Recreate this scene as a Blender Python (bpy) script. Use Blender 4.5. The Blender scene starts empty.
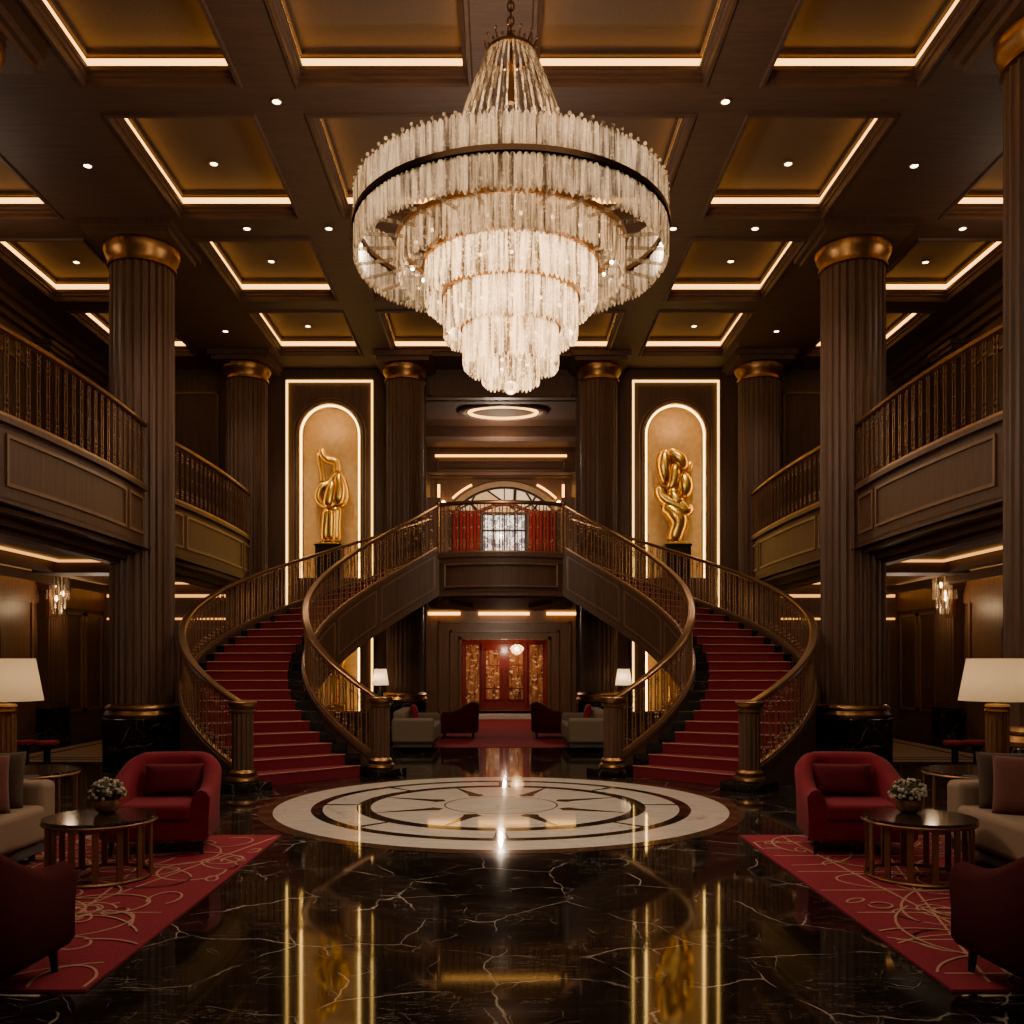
import bpy, bmesh, math, random
from mathutils import Vector, Matrix
R = math.radians
PI = math.pi
sin, cos = math.sin, math.cos
C = bpy.context.scene.collection
rnd = random.Random(7)

# ------------------------------------------------------------------ materials
def lin(c):
    return tuple(((v/255)/12.92 if v/255 <= .04045 else (((v/255)+.055)/1.055)**2.4) for v in c)

class NT:
    def __init__(s, name):
        s.m = bpy.data.materials.new(name); s.m.use_nodes = True
        s.t = s.m.node_tree; s.t.nodes.clear()
        s.out = s.n('ShaderNodeOutputMaterial')
    def n(s, typ, **kw):
        nd = s.t.nodes.new(typ)
        for k, v in kw.items():
            if k.startswith('i_'):
                nd.inputs[k[2:].replace('_', ' ')].default_value = v
            else:
                setattr(nd, k, v)
        return nd
    def l(s, a, b): s.t.links.new(a, b)
    def math(s, op, a, b=None, c=None):
        nd = s.n('ShaderNodeMath', operation=op)
        for i, v in enumerate((a, b, c)):
            if v is None: continue
            if isinstance(v, (int, float)): nd.inputs[i].default_value = v
            else: s.l(v, nd.inputs[i])
        return nd.outputs[0]
    def mix(s, f, a, b):
        nd = s.n('ShaderNodeMix', data_type='RGBA')
        for sock, v in ((nd.inputs[0], f), (nd.inputs[6], a), (nd.inputs[7], b)):
            if isinstance(v, (int, float)): sock.default_value = v
            elif isinstance(v, tuple): sock.default_value = v + ((1,) if len(v) == 3 else ())
            else: s.l(v, sock)
        return nd.outputs[2]
    def coords(s, scale=(1,1,1), kind='Object'):
        tc = s.n('ShaderNodeTexCoord'); mp = s.n('ShaderNodeMapping')
        mp.inputs['Scale'].default_value = scale
        s.l(tc.outputs[kind], mp.inputs[0]); return mp.outputs[0]
    def noise(s, vec, scale, detail=4, rough=.55, dist=0):
        nd = s.n('ShaderNodeTexNoise'); nd.inputs['Scale'].default_value = scale
        nd.inputs['Detail'].default_value = detail; nd.inputs['Roughness'].default_value = rough
        nd.inputs['Distortion'].default_value = dist
        s.l(vec, nd.inputs['Vector']); return nd.outputs['Fac']
    def ramp(s, f, lo, hi):
        nd = s.n('ShaderNodeMapRange'); nd.inputs[1].default_value = lo; nd.inputs[2].default_value = hi
        s.l(f, nd.inputs[0]); return nd.outputs[0]
    def bsdf(s, color, rough=.5, metal=0., spec=.5, coat=0., sheen=0., emis=None, estr=0., bump=None, bstr=.1, ior=None):
        b = s.n('ShaderNodeBsdfPrincipled')
        if isinstance(color, tuple): b.inputs['Base Color'].default_value = color + (1,)
        else: s.l(color, b.inputs['Base Color'])
        if isinstance(rough, (int, float)): b.inputs['Roughness'].default_value = rough
        else: s.l(rough, b.inputs['Roughness'])
        b.inputs['Metallic'].default_value = metal
        b.inputs['Specular IOR Level'].default_value = spec
        b.inputs['Coat Weight'].default_value = coat
        b.inputs['Sheen Weight'].default_value = sheen
        if sheen: b.inputs['Sheen Roughness'].default_value = .4
        if ior: b.inputs['IOR'].default_value = ior
        if emis is not None:
            if isinstance(emis, tuple): b.inputs['Emission Color'].default_value = emis + (1,)
            else: s.l(emis, b.inputs['Emission Color'])
            b.inputs['Emission Strength'].default_value = estr
        if bump is not None:
            bp = s.n('ShaderNodeBump'); bp.inputs['Strength'].default_value = bstr
            bp.inputs['Distance'].default_value = .02
            s.l(bump, bp.inputs['Height']); s.l(bp.outputs[0], b.inputs['Normal'])
        return b.outputs[0]
    def done(s, sh):
        s.l(sh, s.out.inputs[0]); return s.m

def wood(name, dark, light, rough=.5, vec=(14, 14, .8)):
    t = NT(name); v = t.coords(vec)
    n1 = t.noise(v, 1.6, 5, .6, .6); n2 = t.noise(v, 7, 3)
    f = t.math('ADD', t.math('MULTIPLY', n1, .7), t.math('MULTIPLY', n2, .3))
    f = t.ramp(f, .3, .72)
    return t.done(t.bsdf(t.mix(f, lin(dark), lin(light)), rough, spec=.4, bump=n2, bstr=.08))

def plain(name, col, rough=.5, metal=0., vary=.25, scale=30, sheen=0., coat=0., spec=.5, bstr=.05):
    t = NT(name); v = t.coords(); n = t.noise(v, scale, 4)
    c = lin(col); d = tuple(x*(1-vary) for x in c); e = tuple(min(1, x*(1+vary)) for x in c)
    return t.done(t.bsdf(t.mix(n, d, e), rough, metal, sheen=sheen, coat=coat, spec=spec, bump=n, bstr=bstr))

def emit(name, col, strength, var=0):
    t = NT(name); e = t.n('ShaderNodeEmission')
    e.inputs[1].default_value = strength
    n = t.noise(t.coords(), 4, 2); c = lin(col)
    t.l(t.mix(n, tuple(x*(1-var) for x in c), c), e.inputs[0])
    return t.done(e.outputs[0])

def marble(name, base, base2, vein, rough=.06, s=1., amount=1., stretch=(1, 1, 1), ior=1.5, thin=1.):
    t = NT(name); v = t.coords((s*stretch[0], s*stretch[1], s*stretch[2]))
    wn = t.n('ShaderNodeTexNoise'); wn.inputs['Scale'].default_value = 1.1; wn.inputs['Detail'].default_value = 5
    t.l(v, wn.inputs['Vector'])
    off = t.n('ShaderNodeVectorMath', operation='SCALE'); off.inputs['Scale'].default_value = .5
    t.l(wn.outputs['Color'], off.inputs[0])
    w = t.n('ShaderNodeVectorMath', operation='ADD'); t.l(v, w.inputs[0]); t.l(off.outputs[0], w.inputs[1])
    vo = t.n('ShaderNodeTexVoronoi', feature='DISTANCE_TO_EDGE'); vo.inputs['Scale'].default_value = .9
    t.l(w.outputs[0], vo.inputs['Vector'])
    l1 = t.math('SUBTRACT', 1, t.ramp(vo.outputs[0], .0, .012*thin))
    vo2 = t.n('ShaderNodeTexVoronoi', feature='DISTANCE_TO_EDGE'); vo2.inputs['Scale'].default_value = 2.4
    t.l(w.outputs[0], vo2.inputs['Vector'])
    l2 = t.math('SUBTRACT', 1, t.ramp(vo2.outputs[0], .0, .014*thin))
    mk = t.ramp(t.noise(v, 1.5, 3), .42, .6); mk2 = t.ramp(t.noise(v, 2.6, 3), .46, .66)
    a = t.math('MULTIPLY', l1, mk); b = t.math('MULTIPLY', t.math('MULTIPLY', l2, mk2), .6)
    vs = t.coords((s*1.0, s*5., s*5.)); ns = t.noise(vs, 1.3, 7, .6, 1.2)
    c3 = t.math('SUBTRACT', 1, t.ramp(t.math('ABSOLUTE', t.math('SUBTRACT', ns, .5)), 0, .007*thin))
    c3 = t.math('MULTIPLY', t.math('MULTIPLY', c3, .65), t.ramp(t.noise(v, 1.1, 2), .45, .6))
    f = t.math('MULTIPLY', t.math('MAXIMUM', t.math('MAXIMUM', a, b), c3), amount)
    bc = t.mix(t.ramp(t.noise(vs, 2.2, 5), .35, .75), lin(base), lin(base2))
    return t.done(t.bsdf(t.mix(f, bc, lin(vein)), rough, ior=ior))

M = {}
M['wood'] = wood('dark_walnut', (66, 45, 32), (98, 69, 50))
M['wood_col'] = wood('column_walnut', (68, 47, 34), (104, 74, 54), .45)
M['wood_x'] = wood('ceiling_walnut', (62, 41, 28), (92, 63, 44), .62, (1., 12, 12))
M['wood_lit'] = wood('lit_walnut', (88, 62, 42), (125, 92, 64), .4)  # lit copy of the walnut, lighter colour standing in for light
M['trim'] = wood('trim_walnut', (95, 68, 47), (128, 94, 66), .35)
M['plaster'] = plain('gilt_plaster', (78, 59, 43), .75, vary=.35, scale=40, bstr=.15)
M['niche'] = plain('niche_plaster', (186, 156, 116), .75, vary=.3, scale=9, bstr=.2)
M['gold'] = plain('aged_gold', (148, 108, 64), .36, 1., .35, 18)
M['sculpt'] = plain('polished_gold', (250, 196, 96), .3, 1., .2, 6)
M['bronze'] = plain('bronze', (142, 102, 68), .42, .7, .3, 20)
M['rail'] = plain('bronze_handrail', (140, 102, 66), .28, .85, .2, 14)
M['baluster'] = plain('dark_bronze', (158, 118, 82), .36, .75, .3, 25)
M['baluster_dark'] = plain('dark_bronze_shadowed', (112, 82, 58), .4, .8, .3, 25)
M['red'] = plain('red_velvet', (116, 12, 30), .85, 0, .35, 14, sheen=.04, spec=.3)
M['darkred'] = plain('oxblood_velvet', (72, 10, 15), .95, 0, .28, 14, spec=.2)
M['redpillow'] = plain('red_velvet_pillow', (92, 8, 24), .85, 0, .35, 16, sheen=.03, spec=.3)
M['beige'] = plain('beige_linen', (146, 120, 96), .9, 0, .12, 120, sheen=.03, bstr=.2)
M['beige2'] = plain('tan_linen', (112, 95, 74), .9, 0, .12, 90)
M['olive'] = plain('taupe_velvet', (72, 53, 38), .9, 0, .25, 20, sheen=.1)
M['rose'] = plain('dusty_rose_velvet', (104, 57, 46), .9, 0, .25, 20, sheen=.1)
M['greybase'] = plain('grey_upholstered_base', (84, 78, 70), .9, 0, .15, 60)
M['black'] = plain('black_lacquer', (16, 14, 13), .3, 0, .2, 10)
M['carpet'] = plain('crimson_carpet', (128, 6, 34), .95, 0, .4, 60, bstr=.3)
M['runner'] = plain('crimson_stair_runner', (112, 10, 29), .95, 0, .5, 50, bstr=.3)
M['carpetline'] = plain('tan_carpet_thread', (176, 130, 102), .95, 0, .2, 60)
M['floor'] = marble('black_marble_floor', (14, 11, 9), (38, 29, 23), (176, 160, 140), .05, 1.5, 1.15, ior=1.5, thin=.75)
M['bmarble'] = marble('black_marble', (10, 9, 9), (22, 19, 17), (130, 120, 104), .15, 2.2, .8, thin=1.6)
M['smarble'] = marble('black_stair_marble', (16, 14, 13), (32, 28, 25), (100, 92, 82), .22, 2.2, .6)
M['wmarble'] = marble('white_marble', (222, 208, 192), (200, 184, 166), (150, 130, 112), .05, 1.3, .6)
M['kmarble'] = marble('dark_inlay_marble', (26, 20, 15), (48, 38, 28), (110, 92, 66), .06, 4, .8)
M['brmarble'] = marble('brown_border_marble', (60, 42, 28), (88, 62, 42), (150, 122, 90), .06, 3, .8)
M['stone'] = marble('beige_stone', (150, 128, 104), (132, 110, 90), (100, 82, 66), .3, 1.5, .4)
M['tabletop'] = marble('dark_table_marble', (34, 27, 21), (62, 48, 36), (120, 100, 78), .08, 4, .8)
M['led'] = emit('warm_led', (255, 178, 84), 5.5)
M['leddim'] = emit('warm_led_soft', (255, 172, 84), 1.8)
M['ledniche'] = emit('warm_led_niche', (255, 198, 104), 12)
M['ledframe'] = emit('warm_led_frame', (255, 200, 104), 4.5)
M['lamp_disc'] = emit('downlight_glow', (255, 232, 200), 14)
M['bulb'] = emit('bulb_glow', (255, 214, 158), 40)
M['sconcebulb'] = emit('sconce_bulb_glow', (255, 205, 140), 22)
M['greenleaf'] = plain('leaf_green', (62, 60, 38), .7, 0, .4, 40)
M['flower'] = plain('cream_flower', (196, 180, 150), .8, 0, .25, 80)
M['bark'] = plain('dark_frame', (40, 28, 20), .5)

def shade_mat(name, e):
    t = NT(name)
    d = t.n('ShaderNodeBsdfDiffuse'); tr = t.n('ShaderNodeBsdfTranslucent'); em = t.n('ShaderNodeEmission')
    n = t.noise(t.coords((90, 90, 90)), 2, 3); c = t.mix(n, lin((205, 178, 140)), lin((222, 196, 158)))
    for s in (d, tr, em): t.l(c, s.inputs[0])
    em.inputs[1].default_value = e
    mx = t.n('ShaderNodeMixShader'); mx.inputs[0].default_value = .4
    t.l(d.outputs[0], mx.inputs[1]); t.l(tr.outputs[0], mx.inputs[2])
    ad = t.n('ShaderNodeAddShader'); t.l(mx.outputs[0], ad.inputs[0]); t.l(em.outputs[0], ad.inputs[1])
    return t.done(ad.outputs[0])
M['shade'] = shade_mat('lamp_shade_linen', .1)
M['shade2'] = shade_mat('lamp_shade_linen_bright', .8)

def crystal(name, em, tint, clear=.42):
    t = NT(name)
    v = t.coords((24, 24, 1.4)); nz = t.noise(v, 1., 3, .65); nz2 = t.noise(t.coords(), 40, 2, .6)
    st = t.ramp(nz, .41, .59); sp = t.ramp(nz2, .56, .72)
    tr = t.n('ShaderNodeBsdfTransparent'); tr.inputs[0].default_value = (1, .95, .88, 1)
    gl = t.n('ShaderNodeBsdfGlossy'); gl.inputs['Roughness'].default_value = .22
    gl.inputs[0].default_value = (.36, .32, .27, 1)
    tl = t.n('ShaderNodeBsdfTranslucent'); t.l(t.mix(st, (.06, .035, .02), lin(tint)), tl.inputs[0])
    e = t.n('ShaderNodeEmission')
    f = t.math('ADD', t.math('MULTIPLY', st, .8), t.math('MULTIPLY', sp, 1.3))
    t.l(t.math('MULTIPLY', f, em), e.inputs[1]); e.inputs[0].default_value = lin((255, 205, 145)) + (1,)  # glow and sparkle painted into the crystal itself
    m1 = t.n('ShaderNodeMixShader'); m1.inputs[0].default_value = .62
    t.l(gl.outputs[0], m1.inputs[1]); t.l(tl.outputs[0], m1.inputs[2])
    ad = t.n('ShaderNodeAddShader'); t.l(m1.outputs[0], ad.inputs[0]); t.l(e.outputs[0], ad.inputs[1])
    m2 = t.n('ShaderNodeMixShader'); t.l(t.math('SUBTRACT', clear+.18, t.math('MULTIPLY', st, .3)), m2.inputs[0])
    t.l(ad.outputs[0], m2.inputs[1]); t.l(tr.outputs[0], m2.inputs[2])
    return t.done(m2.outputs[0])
M['crystal'] = crystal('crystal_glass_glow', .42, (244, 228, 206), .2)
M['crystal_in'] = crystal('crystal_glass_bright_glow', 2.3, (255, 236, 206), .2)
M['crystal_s'] = crystal('sconce_crystal_glow', .22, (220, 196, 164), .4)

def stained(name, c1, c2, c3, s, e):
    t = NT(name); v = t.coords()
    vo = t.n('ShaderNodeTexVoronoi'); vo.inputs['Scale'].default_value = s; t.l(v, vo.inputs['Vector'])
    ed = t.n('ShaderNodeTexVoronoi', feature='DISTANCE_TO_EDGE'); ed.inputs['Scale'].default_value = s; t.l(v, ed.inputs['Vector'])
    sp = t.n('ShaderNodeSeparateColor'); t.l(vo.outputs['Color'], sp.inputs[0])
    c = t.mix(t.ramp(sp.outputs[0], .2, .8), lin(c1), lin(c2))
    c = t.mix(t.ramp(sp.outputs[1], .72, .76), c, lin(c3))
    c = t.mix(t.ramp(ed.outputs[0], .02, .05), (.01, .008, .006), c)
    return t.done(t.bsdf(c, .15, emis=c, estr=e))
M['stain_white'] = stained('pale_stained_glass', (238, 226, 208), (196, 188, 184), (120, 112, 118), 9, 1.9)
M['stain_cream'] = stained('cream_lunette_glass', (232, 205, 165), (215, 180, 135), (200, 160, 110), 1.2, .9)
M['stain_blue'] = stained('blue_stained_glass', (150, 170, 205), (205, 205, 210), (50, 60, 110), 14, .8)
M['goldglass'] = stained('gilt_mirror_mosaic_glow', (214, 150, 84), (120, 64, 32), (250, 210, 150), 26, .16)  # mirror cells get a faint glow of their own
t = NT('door_glass_glimmer'); v = t.coords((9, 9, 1.6)); n = t.noise(v, 1.4, 4, .65, .6); n2 = t.noise(t.coords((3, 3, 5)), 2.2, 3)
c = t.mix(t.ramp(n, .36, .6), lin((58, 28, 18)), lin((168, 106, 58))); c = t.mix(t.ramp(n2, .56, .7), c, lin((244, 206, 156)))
M['doorglass'] = t.done(t.bsdf(c, .12, emis=c, estr=.2))  # pale streaks imitate light glimmers, with glow added to the panes
M['doorred'] = plain('red_lacquer', (118, 32, 25), .25, 0, .3, 6)
M['drape'] = plain('red_drape', (150, 18, 12), .8, 0, .4, 5, sheen=.3)

# ------------------------------------------------------------------ mesh builder
class MB:
    def __init__(s): s.v = []; s.f = []
    def add(s, vs, fs):
        b = len(s.v); s.v += [tuple(v) for v in vs]; s.f += [tuple(i+b for i in f) for f in fs]; return s
    def quad(s, a, b, c, d): return s.add((a, b, c, d), ((0, 1, 2, 3),))
    def box(s, lo, hi, rz=0., about=None):
        (x0, y0, z0), (x1, y1, z1) = lo, hi
        vs = [(x0,y0,z0),(x1,y0,z0),(x1,y1,z0),(x0,y1,z0),(x0,y0,z1),(x1,y0,z1),(x1,y1,z1),(x0,y1,z1)]
        if rz:
            cx, cy = about or ((x0+x1)/2, (y0+y1)/2)
            vs = [(cx+(x-cx)*cos(rz)-(y-cy)*sin(rz), cy+(x-cx)*sin(rz)+(y-cy)*cos(rz), z) for x, y, z in vs]
        return s.add(vs, ((0,3,2,1),(4,5,6,7),(0,1,5,4),(1,2,6,5),(2,3,7,6),(3,0,4,7)))
    def prism(s, poly, z0, z1):
        n = len(poly)
        vs = [(x, y, z0) for x, y in poly] + [(x, y, z1) for x, y in poly]
        return s.add(vs, [tuple(range(n-1, -1, -1)), tuple(range(n, 2*n))] + [(i, (i+1) % n, n+(i+1) % n, n+i) for i in range(n)])
    def lathe(s, prof, n=32, c=(0, 0), rot=0.):
        k = len(prof); vs = []
        for r, z in prof:
            for i in range(n):
                a = 2*PI*i/n+rot; vs.append((c[0]+r*cos(a), c[1]+r*sin(a), z))
        fs = [(j*n+i, j*n+(i+1) % n, (j+1)*n+(i+1) % n, (j+1)*n+i) for j in range(k-1) for i in range(n)]
        if prof[0][0] > 1e-6: fs.append(tuple(range(n-1, -1, -1)))
        if prof[-1][0] > 1e-6: fs.append(tuple(range((k-1)*n, k*n)))
        return s.add(vs, fs)
    def torus(s, rad, r, z, n=48, m=8, c=(0, 0), sz=1.):
        vs = []; fs = []
        for i in range(n):
            a = 2*PI*i/n
            for j in range(m):
                b = 2*PI*j/m; q = rad+r*cos(b)
                vs.append((c[0]+q*cos(a), c[1]+q*sin(a), z+r*sz*sin(b)))
        for i in range(n):
            for j in range(m):
                fs.append((i*m+j, ((i+1) % n)*m+j, ((i+1) % n)*m+(j+1) % m, i*m+(j+1) % m))
        return s.add(vs, fs)
    def fluted(s, r, z0, z1, nf=20, depth=.03, c=(0, 0), tap=1.):
        n = nf*6; vs = []
        for z, k in ((z0, 1.), (z1, tap)):
            for i in range(n):
                a = 2*PI*i/n; p = (i % 6)/6.
                q = r if p < .3 else r-depth*(1. if .45 < p < .9 else .75)
                vs.append((c[0]+q*k*cos(a), c[1]+q*k*sin(a), z))
        return s.add(vs, [(i, (i+1) % n, n+(i+1) % n, n+i) for i in range(n)] + [tuple(range(n-1, -1, -1)), tuple(range(n, 2*n))])
    def sweep(s, pts, prof, closed=False, cap=True):
        """prof: list of (side, up) offsets; side is horizontal normal of the path"""
        n = len(pts); m = len(prof); vs = []
        for i in range(n):
            a = Vector(pts[(i-1) % n if closed else max(i-1, 0)]); b = Vector(pts[(i+1) % n if closed else min(i+1, n-1)])
            d = b-a; hz = Vector((d.x, d.y, 0))
            nx = Vector((-hz.y, hz.x, 0)).normalized() if hz.length > 1e-6 else Vector((1, 0, 0))
            for u, w in prof:
                vs.append(tuple(Vector(pts[i])+nx*u+Vector((0, 0, w))))
        fs = []
        for i in range(n if closed else n-1):
            for j in range(m):
                fs.append((i*m+j, ((i+1) % n)*m+j, ((i+1) % n)*m+(j+1) % m, i*m+(j+1) % m))
        if cap and not closed: fs += [tuple(range(m)), tuple(range((n-1)*m, n*m))]
        return s.add(vs, fs)
    def tube(s, pts, r, m=6, closed=False):
        n = len(pts); vs = []; P = [Vector(p) for p in pts]
        up0 = Vector((0, 0, 1)); flat = max(p.y for p in P)-min(p.y for p in P) < 1e-6
        for i in range(n):
            d = (P[(i+1) % n if closed else min(i+1, n-1)]-P[(i-1) % n if closed else max(i-1, 0)]).normalized()
            ref = Vector((0, 1, 0)) if flat else (up0 if abs(d.z) < .95 else Vector((1, 0, 0)))
            a = d.cross(ref).normalized(); b = a.cross(d).normalized()
            rr = r[i] if isinstance(r, (list, tuple)) else r
            for j in range(m):
                t = 2*PI*(j+.5)/m; vs.append(tuple(P[i]+(a*cos(t)+b*sin(t))*rr))
        fs = [(i*m+j, ((i+1) % n)*m+j, ((i+1) % n)*m+(j+1) % m, i*m+(j+1) % m) for i in range(n if closed else n-1) for j in range(m)]
        if not closed: fs += [tuple(range(m)), tuple(range((n-1)*m, n*m))]
        return s.add(vs, fs)
    def sphere(s, c, r, n=10, k=6, sq=(1, 1, 1)):
        vs = [(c[0], c[1], c[2]-r*sq[2])]
        for j in range(1, k):
            b = -PI/2+PI*j/k
            for i in range(n):
                a = 2*PI*i/n; vs.append((c[0]+r*cos(b)*cos(a)*sq[0], c[1]+r*cos(b)*sin(a)*sq[1], c[2]+r*sin(b)*sq[2]))
        vs.append((c[0], c[1], c[2]+r*sq[2])); top = len(vs)-1; fs = []
        for i in range(n):
            fs.append((0, 1+(i+1) % n, 1+i)); fs.append((top, 1+(k-2)*n+i, 1+(k-2)*n+(i+1) % n))
            for j in range(k-2):
                fs.append((1+j*n+i, 1+j*n+(i+1) % n, 1+(j+1)*n+(i+1) % n, 1+(j+1)*n+i))
        return s.add(vs, fs)
    def xf(s, fn): s.v = [tuple(fn(*v)) for v in s.v]; return s
    def build(s, name, mat, parent=None, smooth=True, bevel=0, sub=0, loc=None, angle=38):
        me = bpy.data.meshes.new(name); me.from_pydata(s.v, [], s.f); me.validate(); me.update()
        bm = bmesh.new(); bm.from_mesh(me); bmesh.ops.recalc_face_normals(bm, faces=bm.faces); bm.to_mesh(me); bm.free()
        me.materials.append(M[mat] if isinstance(mat, str) else mat)
        if smooth:
            me.polygons.foreach_set('use_smooth', [True]*len(me.polygons)); me.set_sharp_from_angle(angle=R(angle))
        o = bpy.data.objects.new(name, me); C.objects.link(o)
        if parent: o.parent = parent
        if loc: o.location = loc
        if bevel:
            b = o.modifiers.new('bevel', 'BEVEL'); b.width = bevel; b.segments = 2; b.limit_method = 'ANGLE'
        if sub:
            q = o.modifiers.new('sub', 'SUBSURF'); q.levels = sub; q.render_levels = sub
            if smooth: me.polygons.foreach_set('use_smooth', [True]*len(me.polygons)); me.set_sharp_from_angle(angle=PI)
        return o

def thing(name, label, cat, loc=(0, 0, 0), rz=0., group=None):
    o = bpy.data.objects.new(name, None); C.objects.link(o); o.location = loc; o.rotation_euler = (0, 0, rz)
    return tag(o, label, cat, group)
def tag(o, label, cat, group=None):
    o['label'] = label; o['category'] = cat; o['kind'] = 'thing'
    if group: o['group'] = group
    return o
def struct(o): o['kind'] = 'structure'; return o
def dup(root, loc, rz, label, mirror=False):
    r = root.copy(); C.objects.link(r); r.location = loc; r.rotation_euler = (0, 0, rz); r['label'] = label
    if mirror: r.scale = (-1, 1, 1)
    for ch in list(root.children):
        c = ch.copy(); C.objects.link(c); c.parent = r
        for g in list(ch.children):
            d = g.copy(); C.objects.link(d); d.parent = c
    return r
def rect_frame(mb, x0, x1, z0, z1, y, w=.03, d=.025):
    """raised rectangular moulding on a wall that faces -y"""
    for a in ((x0, x1, z0, z0+w), (x0, x1, z1-w, z1), (x0, x0+w, z0, z1), (x1-w, x1, z0, z1)):
        mb.box((a[0], y-d, a[2]), (a[1], y+.01, a[3]))
def side_frame(mb, y0, y1, z0, z1, x, sgn, w=.035, d=.025):
    for a in ((y0, y1, z0, z0+w), (y0, y1, z1-w, z1), (y0, y0+w, z0, z1), (y1-w, y1, z0, z1)):
        xa, xb = sorted((x+.01*sgn, x-d*sgn)); mb.box((xa, a[0], a[2]), (xb, a[1], a[3]))

SIDE = ((-1, 'left'), (1, 'right'))
CH = 7.8           # underside of the ceiling beams
WX = 8.5           # side walls
BY = 19.7          # back wall

# ------------------------------------------------------------------ floor, walls
fl = MB().box((-8.8, -3, -.1), (8.8, 29, 0)).build('floor', 'floor', smooth=False); struct(fl)

# floor inlay strips of the side aisles
for s, nm in SIDE:
    mb = MB(); xs = sorted((s*5.75, s*7.95))
    mb.box((xs[0], 14.3, -.02), (xs[1], 19.3, .003))
    o = mb.build('aisle_floor_inlay', 'stone', smooth=False); tag(o, f'beige stone floor inlay in the {nm} side aisle beyond the round stools', 'floor inlay', 'aisle inlays')
    mb = MB()
    for y in (14.55, 14.85): mb.box((xs[0], y, .0), (xs[1], y+.07, .005))
    for x in (s*7.6,): mb.box((min(x, x+.06*s), 14.3, 0), (max(x, x+.06*s), 19.3, .005))
    mb.build('dark_border_line', 'kmarble', o, smooth=False)

# side walls with panelling and pilasters
for s, nm in SIDE:
    w = MB(); a, b = sorted((s*WX, s*(WX+.2))); w.box((a, -3, 0), (b, BY+.2, 8.4))
    wo = struct(w.build('wall_'+nm, 'wood', smooth=False))
    t = MB()
    # lower storey frieze and panels
    for (y0, y1, z0, z1) in ((17.95, 18.7, .55, 2.55), (18.8, 19.6, .55, 2.55), (13.2, 16.7, .9, 2.75), (9.4, 12.6, .9, 2.75),
                             (17.9, 19.5, 4.5, 6.6), (13.3, 16.6, 5.2, 6.9), (9.0, 12.6, 5.2, 6.9)):
        side_frame(t, y0, y1, z0, z1, s*WX, s, .06, .04)
    t.build('panel_moulding', 'trim', wo, smooth=False)
    # lit frieze above the lower panels
    f = MB(); xa, xb = sorted((s*WX, s*(WX-.03))); f.box((xa, 8.5, 2.62), (xb, BY, 3.04))
    f.build('frieze', 'wood_lit', wo, smooth=False)
    f = MB(); xa, xb = sorted((s*WX, s*(WX-.015)))
    for (y0, y1) in ((13.35, 16.55), (9.5, 12.5)):
        f.box((xa, y0, 5.3), (xb, y1, 6.8))
    f.build('wall_art_panel', 'plaster', wo, smooth=False)
    f = MB(); xa, xb = sorted((s*WX, s*(WX-.02)))
    f.box((xa, 13.3, .95), (xb, 16.6, 2.7)); f.build('veneer_panel', 'wood_lit', wo, smooth=False)
    bb = MB(); xa, xb = sorted((s*WX, s*(WX-.05))); bb.box((xa, 2, 0), (xb, BY, .22))
    struct(bb.build('baseboard_'+nm, 'wood', smooth=False))
    cr = MB()
    for k in range(3):
        xa, xb = sorted((s*WX, s*(WX-.1-.12*k))); cr.box((xa, 2, 7.44+.12*k), (xb, BY, 7.56+.12*k))
    struct(cr.build('trim_1' if s < 0 else 'trim_2', 'wood', smooth=False))
    # pilasters: one per storey
    for (y, z0, z1) in ((17.25, 0, 3.04), (17.25, 4.05, 7.44)):
        storey = 'lower' if z0 == 0 else 'upper'
        p = thing('pilaster', f'flat fluted wood pilaster on the {storey} {nm} side wall', 'pilaster', (s*WX, y, z0))
        xin = -s*.2
        m = MB(); a, b = sorted((0, xin)); m.box((a, -.34, .7 if z0 == 0 else .2), (b, .34, z1-z0-.25))
        for k in range(7):
            yy = -.26+.52*k/6; c, d = sorted((xin, xin*1.15)); m.box((c, yy-.022, .8 if z0 == 0 else .3), (d, yy+.022, z1-z0-.4))
        m.build('shaft', 'wood_col', p, smooth=False)
        m = MB(); a, b = sorted((0, xin*1.3)); m.box((a, -.4, 0), (b, .4, .7 if z0 == 0 else .2)); m.build('plinth', 'bmarble' if z0 == 0 else 'wood', p, smooth=False)
        m = MB()
        for k in range(3):
            a, b = sorted((0, xin*(1.15+.22*k))); m.box((a, -.36-.05*k, z1-z0-.25+.083*k), (b, .36+.05*k, z1-z0-.25+.083*(k+1)))
        m.build('capital', 'wood', p, smooth=False)
    # arched side window of the lower storey
    yc = 15.0
    win = thing('window_2' if s < 0 else 'window_3', f'small arched leaded window low on the {nm} side wall', 'window', (s*WX, yc, 0)); win['kind'] = 'structure'
    def archpts(r, n=14): return [(r*cos(PI*i/n), r*sin(PI*i/n)) for i in range(n+1)]
    zs, z0w, r = 2.02, .9, .42
    pts = [(-r, z0w)] + [(-x, zs+z) for x, z in archpts(r)] + [(r, z0w)]
    xg = -s*.05
    m = MB(); m.add([(xg, y, z) for y, z in pts], [tuple(range(len(pts)))]); m.build('glass', 'stain_blue', win, smooth=False)
    m = MB(); m.tube([(xg, y*1.1, z) for y, z in pts], .06, 6); m.tube([(xg, y*1.0, z) for y, z in pts], .03, 6)
    m.box((xg-.02, -r, zs-.02), (xg+.02, r, zs+.02)); m.box((xg-.02, -.015, z0w), (xg+.02, .015, zs+r))
    m.build('window_frame', 'bark', win)

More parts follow.
